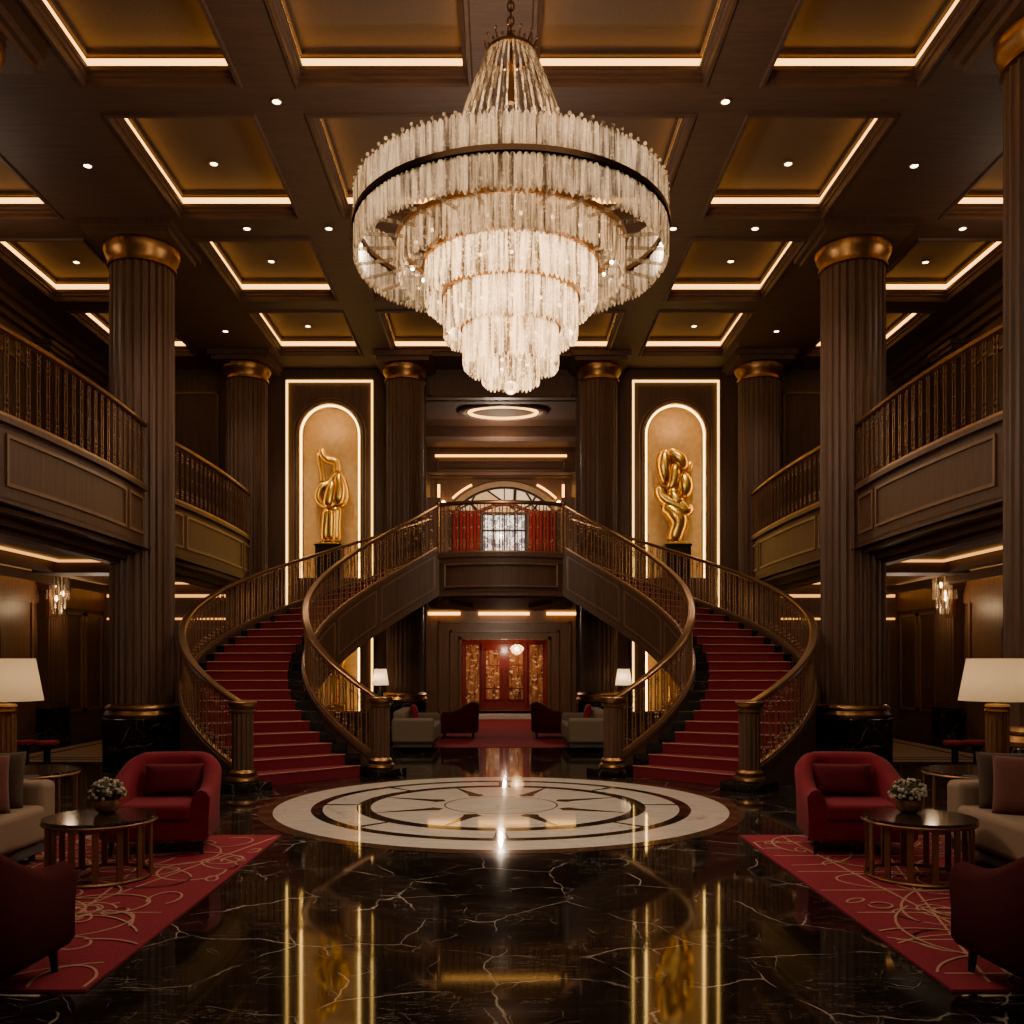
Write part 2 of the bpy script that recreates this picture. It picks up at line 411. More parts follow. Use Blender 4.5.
# back wall in pieces with arched niches
def wall_with_holes(name, outer, holes, y, mat, parent=None):
    bm = bmesh.new(); edges = []
    for loop in [outer]+holes:
        vs = [bm.verts.new((x, y, z)) for x, z in loop]
        edges += [bm.edges.new((vs[i], vs[(i+1) % len(vs)])) for i in range(len(vs))]
    bmesh.ops.triangle_fill(bm, use_beauty=True, edges=edges)
    me = bpy.data.meshes.new(name); bm.to_mesh(me); bm.free(); me.materials.append(M[mat])
    o = bpy.data.objects.new(name, me); C.objects.link(o)
    if parent: o.parent = parent
    return o
def arch_loop(cx, hw, z0, zs, n=24): return [(cx-hw, z0), (cx+hw, z0)] + [(cx+hw*cos(PI*i/n), zs+hw*sin(PI*i/n)) for i in range(n+1)]
NX = {-1: -3.66, 1: 3.73}
for s, nm in SIDE:
    cx = NX[s]; xa, xb = sorted((s*1.6, s*8.6))
    up = arch_loop(cx, .65, 3.35, 6.42); lo = [(cx-.65, .5), (cx+.65, .5), (cx+.65, 2.7), (cx-.65, 2.7)]
    wo = struct(wall_with_holes('wall_back_'+nm, [(xa, 0), (xb, 0), (xb, 8.4), (xa, 8.4)], [up, lo], BY, 'wood'))
    # solid body behind the face, away from the niches
    m = MB(); x1, x2 = sorted((s*4.6, s*8.6)); m.box((x1, BY+.02, 0), (x2, BY+.2, 8.4)); m.build('backing', 'wood', wo, smooth=False)
    m = MB()
    for (q0, q1, z0, z1) in ((6.02, 7.0, 4.6, 7.32), (7.2, 8.3, 4.6, 7.32), (5.9, 6.9, .6, 2.3), (7.1, 8.3, .6, 2.3)):
        a, b = sorted((s*q0, s*q1)); rect_frame(m, a, b, z0, z1, BY, .05, .03)
    m.build('panel_moulding', 'trim', wo, smooth=False)
    m = MB(); a, b = sorted((s*5.2, s*8.4)); m.box((a, BY-.05, 2.93), (b, BY-.02, 2.99)); m.box((a, BY-.05, 2.45), (b, BY-.02, 2.49))
    o = m.build('cove_light', 'leddim', smooth=False); tag(o, f'thin warm light line on the back wall below the {nm} balcony', 'light')
    # upper arched niche
    nc = thing('wall_niche', f'tall arched glowing niche on the {nm} holding the taller sculpture', 'niche', (0, 0, 0)); nc['kind'] = 'structure'
    pro = up[:]; d = .44; n = len(pro); m = MB()
    m.add([(x, BY, z) for x, z in pro]+[(x, BY+d, z) for x, z in pro], [(i, (i+1) % n, n+(i+1) % n, n+i) for i in range(n)]+[tuple(range(n, 2*n))])
    m.build('niche_shell', 'niche', nc)
    arc = arch_loop(cx, .62, 3.35, 6.42)[1:]; arc.append((cx-.62, 3.35))
    m = MB(); m.tube([(x, BY+.05, z) for x, z in arc], .018, 6); m.build('light_strip', 'ledniche', nc)
    arc = arch_loop(cx, .69, 3.35, 6.42)[1:]; arc.append((cx-.69, 3.35)); m = MB(); m.tube([(x, BY-.01, z) for x, z in arc], .028, 8)
    arc = arch_loop(cx, .76, 3.35, 6.42)[1:]; arc.append((cx-.76, 3.35)); m.tube([(x, BY-.005, z) for x, z in arc], .016, 8); m.build('niche_moulding', 'trim', nc)
    # lower niche below the stair
    nc = thing('wall_niche', f'square glowing niche seen below the {nm} staircase', 'niche', (0, 0, 0)); nc['kind'] = 'structure'
    n = 4; m = MB(); m.add([(x, BY, z) for x, z in lo]+[(x, BY+d, z) for x, z in lo], [(i, (i+1) % n, n+(i+1) % n, n+i) for i in range(n)]+[(4, 5, 6, 7)])
    m.build('niche_shell', 'niche', nc, smooth=False)
    m = MB(); m.tube([(cx-.6, BY+.14, .5), (cx-.6, BY+.14, 2.65), (cx+.6, BY+.14, 2.65), (cx+.6, BY+.14, .5)], .02, 6); m.build('light_strip', 'ledniche', nc)
    # rectangular light frame
    lf = thing('light_frame', f'slim warm light strip framing the {nm} niche', 'light', (cx, BY, 0))
    hw = .925
    for nm2, (a, b) in (('vertical_strip', ((-hw, .5), (-hw+.034, 7.56))), ('vertical_strip', ((hw-.034, .5), (hw, 7.56))), ('top_strip', ((-hw+.034, 7.526), (hw-.034, 7.56)))):
        MB().box((a[0], -.04, a[1]), (b[0], -.008, b[1])).build(nm2, 'ledframe', lf, smooth=False)
    m = MB(); rect_frame(m, -hw-.04, hw+.04, .45, 7.61, 0, .03, .05); m.build('edge_moulding', 'trim', lf, smooth=False)

struct(MB().box((-1.62, BY, 7.2), (1.62, BY+.3, 8.4)).build('wall_back_lintel', 'wood', smooth=False))
m = MB(); rect_frame(m, -1.55, 1.55, 7.22, 7.75, BY, .05, .03); struct(m.build('trim_3', 'wood', smooth=False))

# ------------------------------------------------------------------ coffered ceiling
XO = [(-7.75, -6.15), (-4.55, -2.8), (-2.24, -.3), (.3, 2.24), (2.8, 4.55), (6.15, 7.75)]
YO = [(4.9, 7.2), (7.7, 10.02), (10.5, 13.0), (13.6, 15.96), (16.4, 18.8)]
xs = sorted({-8.6, 8.6, *[v for p in XO for v in p]}); ys = sorted({-3, BY, *[v for p in YO for v in p]})
m = MB()
for i in range(len(xs)-1):
    for j in range(len(ys)-1):
        if (xs[i], xs[i+1]) in XO and (ys[j], ys[j+1]) in YO: continue
        m.quad((xs[i], ys[j], CH), (xs[i+1], ys[j], CH), (xs[i+1], ys[j+1], CH), (xs[i], ys[j+1], CH))
def ring(mb, x0, x1, y0, y1, prof):
    """prof: (outset, z) pairs; joins consecutive rectangles"""
    for (o1, z1), (o2, z2) in zip(prof, prof[1:]):
        A = [(x0-o1, y0-o1, z1), (x1+o1, y0-o1, z1), (x1+o1, y1+o1, z1), (x0-o1, y1+o1, z1)]
        B = [(x0-o2, y0-o2, z2), (x1+o2, y0-o2, z2), (x1+o2, y1+o2, z2), (x0-o2, y1+o2, z2)]
        for k in range(4): mb.quad(A[k], A[(k+1) % 4], B[(k+1) % 4], B[k])
for X in XO:
    for Y in YO:
        ring(m, *X, *Y, [(0, CH), (-.015, CH-.03), (-.05, CH-.03), (-.06, CH), (-.06, CH+.05), (-.085, CH+.06), (-.085, CH+.1), (-.11, CH+.11), (-.11, CH+.16), (-.06, CH+.16)])
ce = struct(m.build('ceiling', 'wood_x', smooth=False))
m = MB()
for X in XO:
    for Y in YO:
        ring(m, *X, *Y, [(-.06, CH+.16), (-.06, CH+.285), (-.1, CH+.285), (-.1, CH+.31), (-.085, CH+.31), (-.085, CH+.35)])
        m.quad((X[0]+.085, Y[0]+.085, CH+.35), (X[1]-.085, Y[0]+.085, CH+.35), (X[1]-.085, Y[1]-.085, CH+.35), (X[0]+.085, Y[1]-.085, CH+.35))
m.build('coffer_panel', 'plaster', ce, smooth=False)
MB().box((-8.6, -3, 8.45), (8.6, 20, 8.6)).build('ceiling_backing', 'wood_x', ce, smooth=False)
ORD = ['first', 'second', 'third', 'fourth', 'fifth', 'sixth']
for i, X in enumerate(XO):
    for j, Y in enumerate(YO):
        if j == 0 or (j == 1 and i in (0, 5)): continue
        m = MB(); w = .015; X0, Y0 = X, Y; g = .064; XX = (X[0]+g, X[1]-g); YY = (Y[0]+g, Y[1]-g)
        for a, b in (((XX[0], YY[0]), (XX[1], YY[0]+w)), ((XX[0], YY[1]-w), (XX[1], YY[1])), ((XX[0], YY[0]+w), (XX[0]+w, YY[1]-w)), ((XX[1]-w, YY[0]+w), (XX[1], YY[1]-w))):
            m.box((a[0], a[1], CH+.17), (b[0], b[1], CH+.255))
        o = m.build('cove_light', 'led', smooth=False)
        tag(o, f'warm cove light around the {ORD[i]} ceiling coffer from the left, {ORD[j-1]} row from the front', 'light', 'ceiling coffer lights')

def downlight(x, y, z, label, power=0, rad=.043):
    t = thing('downlight', label, 'downlight', (x, y, z), 0, 'recessed ceiling downlights')
    MB().lathe([(.001, -.012), (rad, -.012), (rad, 0), (.001, 0)], 20).build('lens', 'lamp_disc', t, smooth=False)
    MB().torus(rad+.012, .012, -.006, 24, 6).build('bezel', 'bronze', t)
    if power:
        l = bpy.data.lights.new('downlight_spot', 'SPOT'); l.energy = power; l.spot_size = R(95); l.spot_blend = .8; l.color = (1, .8, .6); l.shadow_soft_size = .08
        o = bpy.data.objects.new('downlight_spot', l); C.objects.link(o); o.location = (x, y, z-.05)
for s, nm in SIDE:
    downlight(s*2.5, 10.27, CH, f'round downlight where the beams cross, nearest the camera, {nm} of the chandelier', 150)
    downlight(s*2.48, 13.28, CH, f'round downlight at the second beam crossing {nm} of the chandelier', 130)
    downlight(s*3.66, 13.28, CH, f'round downlight on the cross beam midway between coffers, {nm} side', 90)
    downlight(s*5.2, 11.6, CH, f'round downlight under the wide long beam in front of the big {nm} column', 150)
    downlight(s*5.2, 17.4, CH, f'round downlight under the wide long beam behind the big {nm} column', 110)
    downlight(s*3.8, 12.2, CH+.35, f'round downlight inside the near outer coffer, {nm} of the chandelier', 120)
    downlight(s*3.78, 15.17, CH+.35, f'round downlight inside the middle outer coffer, {nm} of the chandelier', 100)
    downlight(s*3.79, 18.1, CH+.35, f'round downlight inside the farthest outer coffer, {nm} of the chandelier', 90)
    downlight(s*7.0, 15.2, CH+.35, f'round downlight inside the side aisle coffer above the {nm} balcony', 90)
downlight(6.65, 13.28, CH, 'round downlight on the beam above the right balcony, right of the big column', 60)

# ------------------------------------------------------------------ columns
def oct_poly(r): 
    q = r*math.tan(PI/8); return [(-q, -r), (q, -r), (r, -q), (r, q), (q, r), (-q, r), (-r, q), (-r, -q)]
def column(x, y, label, r=.47, top=CH):
    t = thing('column', label, 'column', (x, y, 0), 0, 'fluted columns')
    MB().prism(oct_poly(r+.05), 0, .74).build('plinth', 'bmarble', t, smooth=False, bevel=.012)
    m = MB(); k = r+.02
    m.lathe([(k, .74), (k+.05, .745), (k+.055, .79), (k+.03, .83), (k+.02, .85), (k+.04, .865), (k+.04, .89), (k+.01, .92), (k-.03, .94), (k-.06, .945)], 48)
    m.build('base_ring', 'gold', t)
    MB().fluted(r, .92, top-.5, 26, .034).build('shaft', 'wood_col', t, angle=25)
    m = MB(); m.lathe([(r-.03, top-.5), (r+.03, top-.49), (r+.03, top-.45), (r-.0, top-.44), (r+.0, top-.4), (r+.05, top-.33), (r+.08, top-.25), (r+.08, top-.2), (r+.04, top-.18)], 48)
    m.build('capital', 'gold', t)
    m = MB(); q = r+.14; m.box((-q, -q, top-.18), (q, q, top-.1)); q += .06; m.box((-q, -q, top-.1), (q, q, top)); m.build('abacus', 'wood', t, smooth=False)
    return t
column(-5.42, 8.9, 'huge fluted wood column at the left picture edge, only its capital edge showing', .48)
column(5.39, 8.9, 'nearest fluted wood column on the right, cut by the picture edge', .48)
column(-5.29, 13.6, 'big fluted wood column on the left between the two balcony bays', .455)
column(5.19, 13.6, 'big fluted wood column on the right between the two balcony bays', .455)
column(-5.24, 19.0, 'slimmer fluted column at the far end of the left balcony', .42)
column(5.32, 19.0, 'slimmer fluted column at the far end of the right balcony', .42)
column(-1.98, 19.05, 'fluted column left of the central upper opening behind the stair landing', .39)
column(2.02, 19.05, 'fluted column right of the central upper opening behind the stair landing', .39)

# ------------------------------------------------------------------ balusters (shared meshes)
def baluster_mesh(h, pair=True, mat='baluster', gap=.055, r=.009):
    m = MB()
    for sx in ((-1, 1) if pair else (0,)):
        m.tube([(sx*gap/2, 0, 0), (sx*gap/2, 0, h)], r, 6)
        for z in (.12*h, .2*h, .8*h, .88*h):
            m.sphere((sx*gap/2, 0, z), .017, 6, 4)
    if pair:
        for z in (.16*h, .84*h):
            for k in range(2):
                q = [(gap*.5*cos(a), 0, z+(k-.5)*.07+gap*.7*sin(a)) for a in [2*PI*i/10 for i in range(10)]]
                m.tube(q, .006, 4, True)
        m.box((-gap/2, -.006, .5*h-.006), (gap/2, .006, .5*h+.006))
    me = m.build('baluster', mat); d = me.data; bpy.data.objects.remove(me); return d
B_PAIR = {}
def add_baluster(parent, p, rz, h, pair=True, mat='baluster'):
    key = (round(h, 3), pair, mat)
    if key not in B_PAIR: B_PAIR[key] = baluster_mesh(h, pair, mat)
    o = bpy.data.objects.new('baluster', B_PAIR[key]); C.objects.link(o); o.parent = parent; o.location = p; o.rotation_euler = (0, 0, rz); return o

RAILP = [(-.05, -.02), (-.05, .012), (-.035, .03), (.035, .03), (.05, .012), (.05, -.02), (.03, -.035), (-.03, -.035)]
BOTP = [(-.03, 0), (-.03, .03), (.03, .03), (.03, 0)]

# ------------------------------------------------------------------ side balconies
def bay(s, nm, y0, y1, which, far):
    t = thing('balcony', f'{which} curved wood-panelled balcony bay on the {nm}', 'balcony', (0, 0, 0), 0, 'curved side balconies')
    N = 28
    def ex(v): 
        u = 2*(v-y0)/(y1-y0)-1; return -5.12+.1*(1-u*u)
    P = [(-s*ex(y0+(y1-y0)*i/N)*-1 if False else s*-ex(y0+(y1-y0)*i/N), y0+(y1-y0)*i/N) for i in range(N+1)]
    # s=-1 gives x=-5.12.., s=+1 gives +5.12..
    P = [(s*abs(ex(y)), y) for _, y in P]
    m = MB(); poly = P+[(s*(WX-.06), y1), (s*(WX-.06), y0)]
    m.prism(poly, 3.95, 4.05); m.build('floor_slab', 'wood', t, smooth=False)
    o = -s   # towards hall
    ins = [(x-o*.14, y) for x, y in P]
    def strip(z0, z1, d0, d1, a=0, b=N):
        mb = MB(); q = []
        for x, y in P[a:b+1]: q.append((x+o*d0, y, x+o*d1))
        n = len(q); vs = []
        for xo, y, xi in q: vs += [(xo, y, z0), (xi, y, z0), (xi, y, z1), (xo, y, z1)]
        fs = []
        for i in range(n-1):
            for j in range(4): fs.append((i*4+j, (i+1)*4+j, (i+1)*4+(j+1) % 4, i*4+(j+1) % 4))
        fs += [(0, 1, 2, 3), (4*n-4, 4*n-3, 4*n-2, 4*n-1)]
        return mb.add(vs, fs)
    strip(3.22, 4.0, 0, -.14).build('fascia', 'wood', t)
    mb = strip(4.0, 4.06, .05, -.14); mb.build('fascia_cap', 'wood_col', t)
    mb = strip(3.16, 3.24, .0, -.16); strip2 = strip(3.1, 3.17, -.05, -.2); mb.add(strip2.v, strip2.f); mb.build('fascia_base_moulding', 'wood', t)
    for (a, b) in (((2, 22), (23, 27)) if not far else ((1, 4), (5, N-5), (N-4, N-1))):
        mb = MB()
        for q in (strip(3.86, 3.9, .025, -.01, a, b), strip(3.36, 3.4, .025, -.01, a, b)): mb.add(q.v, q.f)
        for k in (a, b):
            x, y = P[k]; xa, xb = sorted((x+o*.025, x-o*.02)); mb.box((xa, y-.02, 3.36), (xb, y+.02, 3.9))
        mb.build('panel_moulding', 'trim', t, smooth=False)
    # soffit with cove
    m = MB(); m.quad((s*5.0, y0-.36, 3.16), (s*(WX-.06), y0-.36, 3.16), (s*(WX-.06), y1+.36, 3.16), (s*5.0, y1+.36, 3.16)); m.build('soffit', 'wood', t, smooth=False)
    # railing
    rl = thing('balcony_railing', f'bronze railing with paired balusters on the {which} {nm} balcony bay', 'railing', (0, 0, 4.05), 0, 'balcony railings')
    Q = [(x+o*.0, y) for x, y in P]
    MB().sweep([(x, y, .9) for x, y in Q], RAILP).build('handrail', 'rail', rl)
    MB().sweep([(x, y, .02) for x, y in Q], BOTP).build('bottom_rail', 'baluster', rl)
    n = 21 if not far else 24
    for i in range(n):
        v = (i+.5)/n*N; k = int(v); u = v-k
        x = Q[k][0]*(1-u)+Q[k+1][0]*u; y = Q[k][1]*(1-u)+Q[k+1][1]*u
        an = math.atan2(Q[k+1][1]-Q[k][1], Q[k+1][0]-Q[k][0])
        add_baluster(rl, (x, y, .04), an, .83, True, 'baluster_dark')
    # ceiling recess below the balcony: stepped wood ring with hidden light
    y0c, y1c = (y0+.9, y1+1.2) if not far else (15.17, y1-.3)
    x0, x1 = sorted((s*5.7, s*6.95))
    cl = thing('soffit_cove_light', f'warm cove light below the {which} {nm} balcony bay', 'light', (0, 0, 0))
    m = MB(); y1c = min(y1c, 19.2)
    for a, b in (((x0, y0c), (x1, y0c+.04)), ((x0, y1c-.04), (x1, y1c)), ((x0, y0c), (x0+.04, y1c)), ((x1-.04, y0c), (x1, y1c))): m.box((a[0], a[1], 3.115), (b[0], b[1], 3.15))
    m.build('light_strip', 'leddim', cl, smooth=False)
    m = MB(); w = .16
    for k in range(2):
        e = .06+k*.14; z = 3.06-.0*k
        for a, b in (((x0-e-w, y0c-e-w), (x1+e+w, y0c-e)), ((x0-e-w, y1c+e), (x1+e+w, y1c+e+w)), ((x0-e-w, y0c-e), (x0-e, y1c+e)), ((x1+e, y0c-e), (x1+e+w, y1c+e))): m.box((a[0], a[1], 3.0+.06*k-.04), (b[0], b[1], 3.14))
    m.build('stepped_moulding', 'wood_x', cl, smooth=False)
    if not far: MB().box((x0-.4, 14.45, 2.95), (x1+.4, 15.0, 3.15)).build('cross_beam', 'wood_x', cl, smooth=False)
for s, nm in SIDE:
    bay(s, nm, 9.2, 13.25, 'nearer', False)
    bay(s, nm, 13.95, 18.85, 'farther', True)
    # cove wash on the lower wall
    a, b = sorted((s*8.25, s*8.29))
    bx = sorted((s*8.16, s*8.19)); struct(MB().box((bx[0], 9, 2.97), (bx[1], BY-.1, 3.13)).build('trim_4' if s < 0 else 'trim_5', 'wood', smooth=False))
    o = MB().box((a, 9, 3.08), (b, BY-.1, 3.1)).build('cove_light', 'led', smooth=False); tag(o, f'long warm cove light washing the top of the lower {nm} side wall', 'light')

# ------------------------------------------------------------------ staircases
SC = (-.9, 14.68); RI, RO = 2.17, 3.95; NST = 25; RISE = 3.5/NST
def sp(s, f, t):
    ai, ao = R(249-153*t), R(236.5-138.5*t)
    ro = RO+.17*max(0, 1-t/.3)**2
    x = (SC[0]+RI*cos(ai))*(1-f)+(SC[0]+ro*cos(ao))*f; y = (SC[1]+RI*sin(ai))*(1-f)+(SC[1]+ro*sin(ao))*f
    return (x, y) if s < 0 else (-x-.12*(1-t), y)
def path(s, f, t0, t1, n, zf): return [(*sp(s, f, t0+(t1-t0)*i/n), zf(t0+(t1-t0)*i/n)) for i in range(n+1)]
rail_z = lambda t: 1.04+3.38*t
str_z = lambda t: .2+3.42*t
def arc_f(f, a, b, n): return [a+(b-a)*i/n for i in range(n+1)]
for s, nm in SIDE:
    st = thing('staircase', f'sweeping curved staircase with crimson runner on the {nm}', 'staircase', (0, 0, 0), 0, 'twin curved staircases')
    for k in range(NST-1):
        t0, t1 = k/NST+.004, (k+1)/NST+.004
        top = RISE*(k+1)
        fr = [0.01, .25, .5, .75, .99]
        poly = [sp(s, f, t0) for f in fr]+[sp(s, f, t1+.006) for f in reversed(fr)]
        m = MB(); m.prism(poly, max(0, top-.3) if k > 0 else 0, top)
        m.build('step', 'smarble', st, smooth=False, bevel=.008)
    # runner
    m = MB(); fr = arc_f(0, .15, .89, 8)
    for k in range(NST-1):
        t0, t1 = k/NST+.004, (k+1)/NST+.004; z1 = RISE*(k+1)+.012; z0 = RISE*k+.012 if k else 0.002
        for a, b in zip(fr, fr[1:]):
            e = .0035
            p, q = sp(s, a, t0-e), sp(s, b, t0-e); u, w = sp(s, a, t1-e), sp(s, b, t1-e)
            m.quad((*p, z0), (*q, z0), (*q, z1), (*p, z1)); m.quad((*p, z1), (*q, z1), (*w, z1), (*u, z1))
        if k == 0: pass
    m.build('carpet_runner', 'runner', st, smooth=False)
    # pale line painting the highlight on lit tread edges
    m = MB()
    for k in range(NST-1):
        t0 = k/NST+.004-.0035; z = RISE*(k+1)+.012
        m.tube([(*sp(s, a, t0-.0008), z) for a in fr], .007, 5)
    m.build('runner_edge_highlight', 'carpetline', st)
    # soffit
    m = MB(); n = 48; fr2 = [0, .33, .67, 1]
    for i in range(n):
        t0, t1 = .12+.88*i/n, .12+.88*(i+1)/n; zz = lambda t: max(.02, 3.5*t-.4)
        for a, b in zip(fr2, fr2[1:]): m.quad((*sp(s, a, t0), zz(t0)), (*sp(s, b, t0), zz(t0)), (*sp(s, b, t1), zz(t1)), (*sp(s, a, t1), zz(t1)))
    m.build('soffit', 'wood', st)
    # stringers
    def stringer(f, t0, t1, top, bot, th, n=60):
        mb = MB(); vs = []
        for i in range(n+1):
            t = t0+(t1-t0)*i/n; p = Vector(sp(s, f, t)); d = Vector(sp(s, f, t+.002))-Vector(sp(s, f, t-.002)); nn = Vector((-d.y, d.x)).normalized()
            for sg, z in ((-1, bot(t)), (1, bot(t)), (1, top(t)), (-1, top(t))): q = p+nn*th*sg; vs.append((q.x, q.y, z))
        fs = [(i*4+j, (i+1)*4+j, (i+1)*4+(j+1) % 4, i*4+(j+1) % 4) for i in range(n) for j in range(4)]+[(0, 1, 2, 3), (4*n, 4*n+1, 4*n+2, 4*n+3)]
        return mb.add(vs, fs)
    ib = lambda t: max(.0, 3.5*t-.72)
    stringer(0, .012, 1, str_z, ib, .035).build('inner_stringer', 'wood', st)
    def ob(t):
        u = min(1, max(0, (t-.40)/.25)); return max(0, 3.5*t-.72)*u*u*(3-2*u)
    stringer(1, .012, 1, str_z, ob, .03).build('outer_stringer', 'wood', st)
    mb = stringer(0, .012, 1, lambda t: str_z(t)+.03, lambda t: str_z(t)-.03, .055); mb.build('stringer_cap', 'wood_col', st)
    mb = stringer(1, .012, 1, lambda t: str_z(t)+.03, lambda t: str_z(t)-.03, .05); mb.build('stringer_cap', 'wood_col', st)
    mb = stringer(0, .25, 1, lambda t: ib(t)+.07, lambda t: ib(t)-.02, .05); mb.build('stringer_base_moulding', 'wood_col', st)
    for (a, b) in ((.3, .45), (.47, .62), (.64, .79), (.81, .985)):
        mb = MB(); 
        for zo in (lambda t: 3.44*t+.08, lambda t: 3.5*t-.56):
            q = stringer(0, a, b, lambda t: zo(t)+.015, lambda t: zo(t)-.015, .05, 16); mb.add(q.v, q.f)
        for tt in (a, b):
            q = stringer(0, tt-.003, tt+.003, lambda t: 3.44*t+.08, lambda t: 3.5*t-.56, .05, 1); mb.add(q.v, q.f)
        mb.build('stringer_panel_moulding', 'trim', st, smooth=False)
    # railings
    for f, io, nb in ((0, 'inner', 40), (1, 'outer', 64)):
        rl = thing('stair_railing', f'bronze {io} railing of the {nm} curved staircase with its newel post', 'railing', (0, 0, 0), 0, 'curved stair railings')
        MB().sweep(path(s, f, .0, 1, 80, rail_z), [(u*1.15, w) for u, w in RAILP]).build('handrail', 'rail', rl)
        MB().sweep(path(s, f, .015, 1, 80, lambda t: str_z(t)+.03), BOTP).build('bottom_rail', 'baluster', rl)
        for i in range(nb):
            t = .022+.97*(i+.3)/nb; p = sp(s, f, t); d = Vector(sp(s, f, t+.01))-Vector(sp(s, f, t-.01))
            add_baluster(rl, (*p, str_z(t)+.05), math.atan2(d.y, d.x), .75, True)
        x, y = sp(s, f, -.004)
        nw = MB(); nw.fluted(.13, .24, .94, 14, .014, (x, y)); npo = nw.build('newel_post', 'wood_col', rl, angle=25)
        MB().box((x-.26, y-.26, 0), (x+.26, y+.26, .1), R(-41 if s > 0 else 41)).build('plinth', 'bmarble', npo, smooth=False, bevel=.008)
        MB().lathe([(.19, .1), (.2, .12), (.19, .15), (.15, .17), (.165, .19), (.165, .21), (.13, .245)], 32, (x, y)).build('base_ring', 'gold', npo)
        MB().lathe([(.12, .93), (.15, .945), (.15, .965), (.135, .98), (.165, 1.01), (.175, 1.03), (.175, 1.06), (.16, 1.075)], 32, (x, y)).build('cap', 'rail', npo)

# landing
N = 20; FX0, FX1 = -1.13, 1.13
fr = [(FX0+(FX1-FX0)*i/N, 16.82-.3*(1-(2*i/N-1)**2)) for i in range(N+1)]
ld = thing('stair_landing', 'panelled wood landing joining the two curved staircases', 'landing', (0, 0, 0))
poly = fr+[(1.38, 18.62), (1.58, 19.7), (1.58, 20.0), (-1.58, 20.0), (-1.58, 19.7), (-1.38, 18.62)]
MB().prism(poly, 3.34, 3.5).build('floor_slab', 'wood', ld, smooth=False)
MB().prism([(x*.99, y+.03) for x, y in poly], 2.76, 3.36).build('fascia', 'wood', ld)
f3 = [(x, y, 0) for x, y in fr]
MB().sweep([(x, y, 3.5) for x, y in fr], [(-.05, -.06), (-.05, .02), (.05, .02), (.05, -.06)]).build('fascia_cap', 'wood_col', ld, smooth=False)
m = MB(); m.sweep([(x*.985, y+.02, 2.74) for x, y in fr], [(-.05, 0), (-.05, .05), (.02, .1), (.05, .1), (.05, 0)]); m.build('fascia_base_moulding', 'wood_col', ld, smooth=False)
m = MB(); sub = fr[1:-1]
for z in (3.3, 2.9): m.sweep([(x, y, z) for x, y in sub], [(-.045, 0), (-.045, .03), (.04, .03), (.04, 0)])
for q in (sub[0], sub[-1]): m.box((q[0]-.015, q[1]-.045, 2.9), (q[0]+.015, q[1]+.04, 3.33))
m.build('panel_moulding', 'trim', ld, smooth=False)
m = MB()
for x in (-1.05, 1.05):
    m.box((x-.09, 16.9, 2.2), (x+.09, 17.1, 2.76))
MB().prism([(x*.96, y+.1) for x, y in poly], 2.7, 2.77).build('soffit', 'wood_x', ld, smooth=False)
for sg in (-1, 1):
    m = MB(); A = Vector((sg*1.02, 16.98)); B = Vector((sg*.62, 18.3))
    m.sweep([(A.x, A.y, 2.62), (B.x, B.y, 2.62)], [(-.07, 0), (-.07, .1), (.07, .1), (.07, 0)])
    m.build('corbel_beam', 'wood_col', ld, smooth=False)
rl = thing('landing_railing', 'bowed bronze railing across the landing in front of the red drapes', 'railing', (0, 0, 3.5))
MB().sweep([(x, y, .92) for x, y in fr], RAILP).build('handrail', 'rail', rl)
MB().sweep([(x, y, .02) for x, y in fr], BOTP).build('bottom_rail', 'baluster', rl)
for i in range(17):
    v = (i+.5)/17*N; k = int(v); u = v-k
    add_baluster(rl, (fr[k][0]*(1-u)+fr[k+1][0]*u, fr[k][1]*(1-u)+fr[k+1][1]*u, .05), 0, .85)
for x in (FX0, FX1):
    m = MB(); m.fluted(.045, .0, .88, 10, .006, (x, 16.82)); m.lathe([(.055, .88), (.06, .9), (.06, .96), (.03, .985)], 20, (x, 16.82)); m.build('corner_post', 'rail', rl)

# ------------------------------------------------------------------ upper hall beyond the landing
UY = 27.6
struct(MB().box((-2.4, 20.0, 3.3), (2.4, UY, 3.5)).build('floor_upper_hall', 'wood', smooth=False))
for s, nm in SIDE:
    a, b = sorted((s*2.1, s*2.3)); w = struct(MB().box((a, BY+.05, 0), (b, UY, 8.0)).build('wall_hall_'+nm, 'wood', smooth=False))
    m = MB(); a, b = sorted((s*1.75, s*2.1)); m.box((a, 26.6, 3.5), (b, 27.0, 6.3)); m.build('pilaster_strip', 'wood_col', w, smooth=False)
uc = struct(MB().box((-2.3, 20.0, 7.6), (2.3, 28, 7.8)).build('ceiling_upper_hall', 'wood_x', smooth=False))
m = MB(); m.box((-2.05, 20.2, 7.26), (2.05, 22.3, 7.6)); m.box((-2.3, 22.3, 7.0), (2.3, 22.75, 7.65)); m.box((-2.3, 26.0, 6.9), (2.3, 26.4, 7.65)); m.box((-2.3, 19.9, 7.2), (2.3, 20.2, 7.65))
for k in range(3): m.box((-2.3, 26.6+.25*k, 7.17-.08*k), (2.3, UY, 7.3-.08*k))
m.build('cross_beam', 'wood_x', uc, smooth=False)
o = thing('oval_cove_light', 'oval recessed cove light in the ceiling beyond the landing', 'light', (0.05, 20.95, 7.235))
m = MB(); m.torus(.95, .1, 0.0, 48, 8, sz=.5); m.xf(lambda x, y, z: (x, y*.62, z)); m.build('moulding', 'wood_col', o)
m = MB(); m.torus(.76, .05, -.02, 48, 6, sz=.6); m.xf(lambda x, y, z: (x, y*.62, z)); m.build('light_strip', 'led', o)
m = MB(); m.lathe([(.001, -.0), (.75, -.0), (.75, .015), (.001, .02)], 48); m.xf(lambda x, y, z: (x, y*.62, z)); m.build('dome', 'plaster', o)
